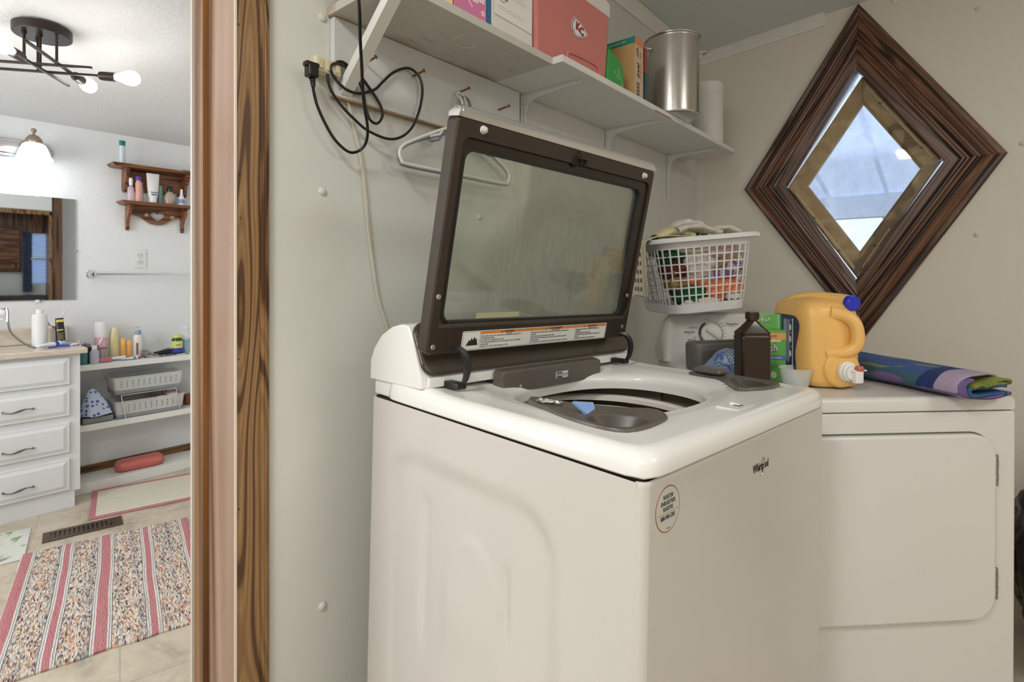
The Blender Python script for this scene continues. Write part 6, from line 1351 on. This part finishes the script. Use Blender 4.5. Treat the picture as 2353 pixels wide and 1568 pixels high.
B().loft([[(a_ * cos(q), b_ * sin(q), z) for q in [2 * pi * i / 24 for i in range(24)]] for a_, b_, z in ((.021, .020, .024), (.021, .018, .06), (.0185, .012, .11), (.0175, .004, .145), (.0175, .001, .150))]).obj('body', mat((26, 24, 24), .35), bt2)
yel = mat((216, 204, 96), .4)
B().box(-.015, .015, -.0105, -.0085, .128, .142, mx=T(0, .003, 0)).obj('print_band', yel, bt2); B().box(-.016, .010, -.0162, -.0145, .083, .090).obj('print_band', yel, bt2)
for i in range(7): B().box(-.012, .012 - .003 * (i % 3), -.0192, -.0180, .032 + .006 * i, .0345 + .006 * i).obj('print_line', mat((150, 142, 96), .5), bt2)
lying_tube('white and blue toothpaste tube lying on the vanity beside the white bottle', .615, 3.685, zt, .15, .016, 33, (222, 228, 236), (196, 200, 214), band=(70, 60, 140))
tb3 = thing('toothbrush', 'blue toothbrush lying flat on the vanity in front of the black tube', 'toothbrush', T(.665, 3.690, zt + .006) @ RZ(R(6)))
B().tube([(-.06, 0, 0), (0, 0, .002), (.03, 0, 0)], .0052, 8).obj('handle', mat((52, 84, 196), .35), tb3); B().tube([(.03, 0, 0), (.062, .004, .001)], .004, 8).box(.040, .066, -.004, .006, 0, .010, .002).obj('head', mat((214, 214, 236), .5), tb3)
rz_ = thing('comb', 'dark narrow comb lying near the vanity right edge', 'comb', T(.712, 3.72, zt + .0008) @ RZ(R(4))); B().box(-.035, .030, -.005, .005, 0, .003, .001).obj('body', mat((50, 46, 44), .4), rz_)
# faucet with sprayer hose
fc = thing('faucet', 'chrome faucet frame with white spray head at the left of the vanity', 'faucet')
B().tube([(.30, 3.86, 1.05), (.36, 3.80, 1.05), (.445, 3.745, 1.050)], .0042, 8).tube([(.30, 3.86, .998), (.36, 3.80, .998), (.440, 3.745, .998)], .0042, 8).obj('rail', M['chrome'], fc)
B().tube(cr([(.452, 3.745, 1.055), (.456, 3.745, 1.03), (.456, 3.745, .985)], 4), lambda t: .006 + .004 * t, 10).obj('hose_joint', M['chrome'], fc)
B().tube(cr([(.458, 3.745, .985), (.460, 3.745, .96), (.470, 3.745, .925), (.500, 3.745, .885), (.540, 3.745, .850), (.560, 3.750, .8455), (.56, 3.80, .8455)], 6), .0050, 8).obj('hose', mat((150, 150, 150), .25, .9), fc)
B().tube(cr([(.28, 3.83, 1.005), (.35, 3.79, 1.022), (.42, 3.755, 1.030), (.446, 3.748, 1.022)], 5), lambda t: .010 + .012 * t - .008 * t ** 6, 14).obj('spray_head', mat((226, 228, 230), .35), fc)
B().lathe([(.024, .8386), (.022, .86), (.012, .90), (.010, 1.05)], 18, T(.29, 3.86, 0)).obj('post', M['chrome'], fc)

# floor: register, striped runner, woven rug, pale mat
va = atan2(3.271 - 3.325, .815 - .529)
vt = thing('floor_vent', 'brown metal floor register between the two rugs', 'floor vent', T(.663, 3.240, .0006) @ RZ(va))
vm = mat((92, 74, 62), .4, .4)
b = B().box(-.150, .150, -.060, -.034, 0, .005, .002).box(-.150, .150, .034, .060, 0, .005, .002).box(-.150, -.122, -.034, .034, 0, .005, .001).box(.122, .150, -.034, .034, 0, .005, .001); b.obj('frame', vm, vt)
for i in range(14): x = -.113 + .0174 * i; B().box(x - .0045, x + .0045, -.034, .034, .001, .0046, .0008).obj('bar', vm, vt)
B().box(-.121, .121, -.033, .033, .0002, .0008).obj('dark_opening', M['black'], vt); B().box(.098, .106, -.020, .010, .004, .010, .001).obj('lever', vm, vt)
ra = atan2(3.22 - 3.332, 1.142 - .70)
rn = thing('striped_runner', 'narrow cream striped bath runner with dusky pink border', 'rug', T(.700, 3.332, .0006) @ RZ(ra))
pk = mat((182, 118, 126), .95, bs=300, bst=.4, var=.06, vs=60)
def rstripe():
    n = N('ribbed_runner'); y = n.xyz(); f = n.math('SINE', n.math('MULTIPLY', y[1], 2 * pi / .0285)); n.col(n.mix(n.ramp(f, [(.45, (0, 0, 0, 1)), (.75, (1, 1, 1, 1))]), (226, 220, 206), (176, 166, 130))); n.bump(f, .4, .002); return n.set(.9)
B().box(.024, .90, .024, .420, 0, .005).obj('field', rstripe(), rn)
B().box(0, .92, 0, .026, 0, .007, .003).box(0, .92, .418, .444, 0, .007, .003).box(0, .026, .02, .424, 0, .007, .003).box(.894, .92, .02, .424, 0, .007, .003).obj('border', pk, rn)
# woven rag rug
RM = MX(((.97, .243, 0, 0), (-.243, .97, 0, 0), (0, 0, 1, 0), (0, 0, 0, 1)))
def rug_mat():
    n = N('rag_weave'); co = n.co((1, 1, 1)); x = n.xyz(co)
    vo = n.n('TexVoronoi'); vo.inputs['Scale'].default_value = 1; vo.inputs['Randomness'].default_value = .85
    mp = n.co((240, 62, 1), (0, 0, R(9))); n.l(mp, vo.inputs['Vector'])
    sx_ = n.n('SeparateColor'); n.l(vo.outputs['Color'], sx_.inputs[0])
    cols = [(.0, (222, 214, 202)), (.22, (196, 150, 122)), (.32, (206, 196, 184)), (.46, (120, 122, 140)), (.54, (214, 170, 134)), (.62, (186, 182, 172)), (.72, (74, 78, 104)), (.77, (226, 218, 208)), (.87, (160, 110, 104)), (.93, (150, 156, 140))]
    c = n.ramp(sx_.outputs[0], cols, 'CONSTANT')
    bandv = n.ramp(n.noise(1, 2, n.co((26, .4, 1))), [(.35, (178, 186, 196)), (.5, (255, 250, 244)), (.65, (240, 206, 180))])
    c = n.mix(.55, c, n.mix(1, c, bandv, 'MULTIPLY'))
    def band(c0, hw): return n.math('LESS_THAN', n.math('ABSOLUTE', n.math('SUBTRACT', n.math('ADD', x[0], n.math('MULTIPLY', n.math('SUBTRACT', n.noise(3, 1), .5), .012)), c0)), hw)
    wv = n.noise(500, 1)
    for c0, hw in ((-.326, .017), (-.188, .010), (-.054, .0165), (.096, .010), (.252, .014)):
        c = n.mix(band(c0, hw + .0135), c, (92, 96, 100)); c = n.mix(band(c0, hw + .0115), c, (216, 212, 204)); c = n.mix(band(c0, hw + .0065), c, (96, 98, 104)); c = n.mix(band(c0, hw + .0050), c, (218, 214, 206)); c = n.mix(band(c0, hw), c, n.mix(wv, (182, 114, 120), (194, 130, 132)))
    n.col(c); n.bump(n.math('ADD', vo.outputs['Distance'], n.math('MULTIPLY', n.noise(260, 2), .3)), .8, .004); return n.set(.95)
def rugf(u, v):
    x = -.345 + .615 * u; y = 2.185 + .965 * v; e = min(u, 1 - u, v, 1 - v)
    x += .006 * noise.noise(V((u * 2, v * 5, 0))); y += .012 * noise.noise(V((u * 5, v, 7))) + .004 * noise.noise(V((u * 40, v, 3)))
    return (x, y, .010 + .0028 * noise.noise(V((x * 28, y * 9, 1))) + .0012 * noise.noise(V((x * 110, y * 60, 2))) - .004 * (1 - min(1, e * 40)))
rg_ = B().sheet(rugf, 150, 190, .008).obj('woven_rug', rug_mat(), sm=2, mx=RM); tag(rg_, 'multicoloured woven rag rug with dusky pink stripes on the bathroom floor', 'rug')
def matm():
    n = N('pale_print_mat'); n.col(n.mix(n.ramp(n.noise(9, 4, None, .6, 1), [(.56, (0, 0, 0, 1)), (.62, (1, 1, 1, 1))]), n.mix(n.ramp(n.noise(6, 3), [(.5, (0, 0, 0, 1)), (.6, (1, 1, 1, 1))]), (214, 214, 206), (196, 202, 200)), (122, 150, 96))); return n.set(.8)
pmx = thing('pale_mat', 'pale floor mat with leafy green print at the left edge', 'mat', T(.434, 3.118, .0006) @ RZ(R(-12)))
B().box(-.62, 0, -.03, .33, 0, .005, .002).obj('field', matm(), pmx)
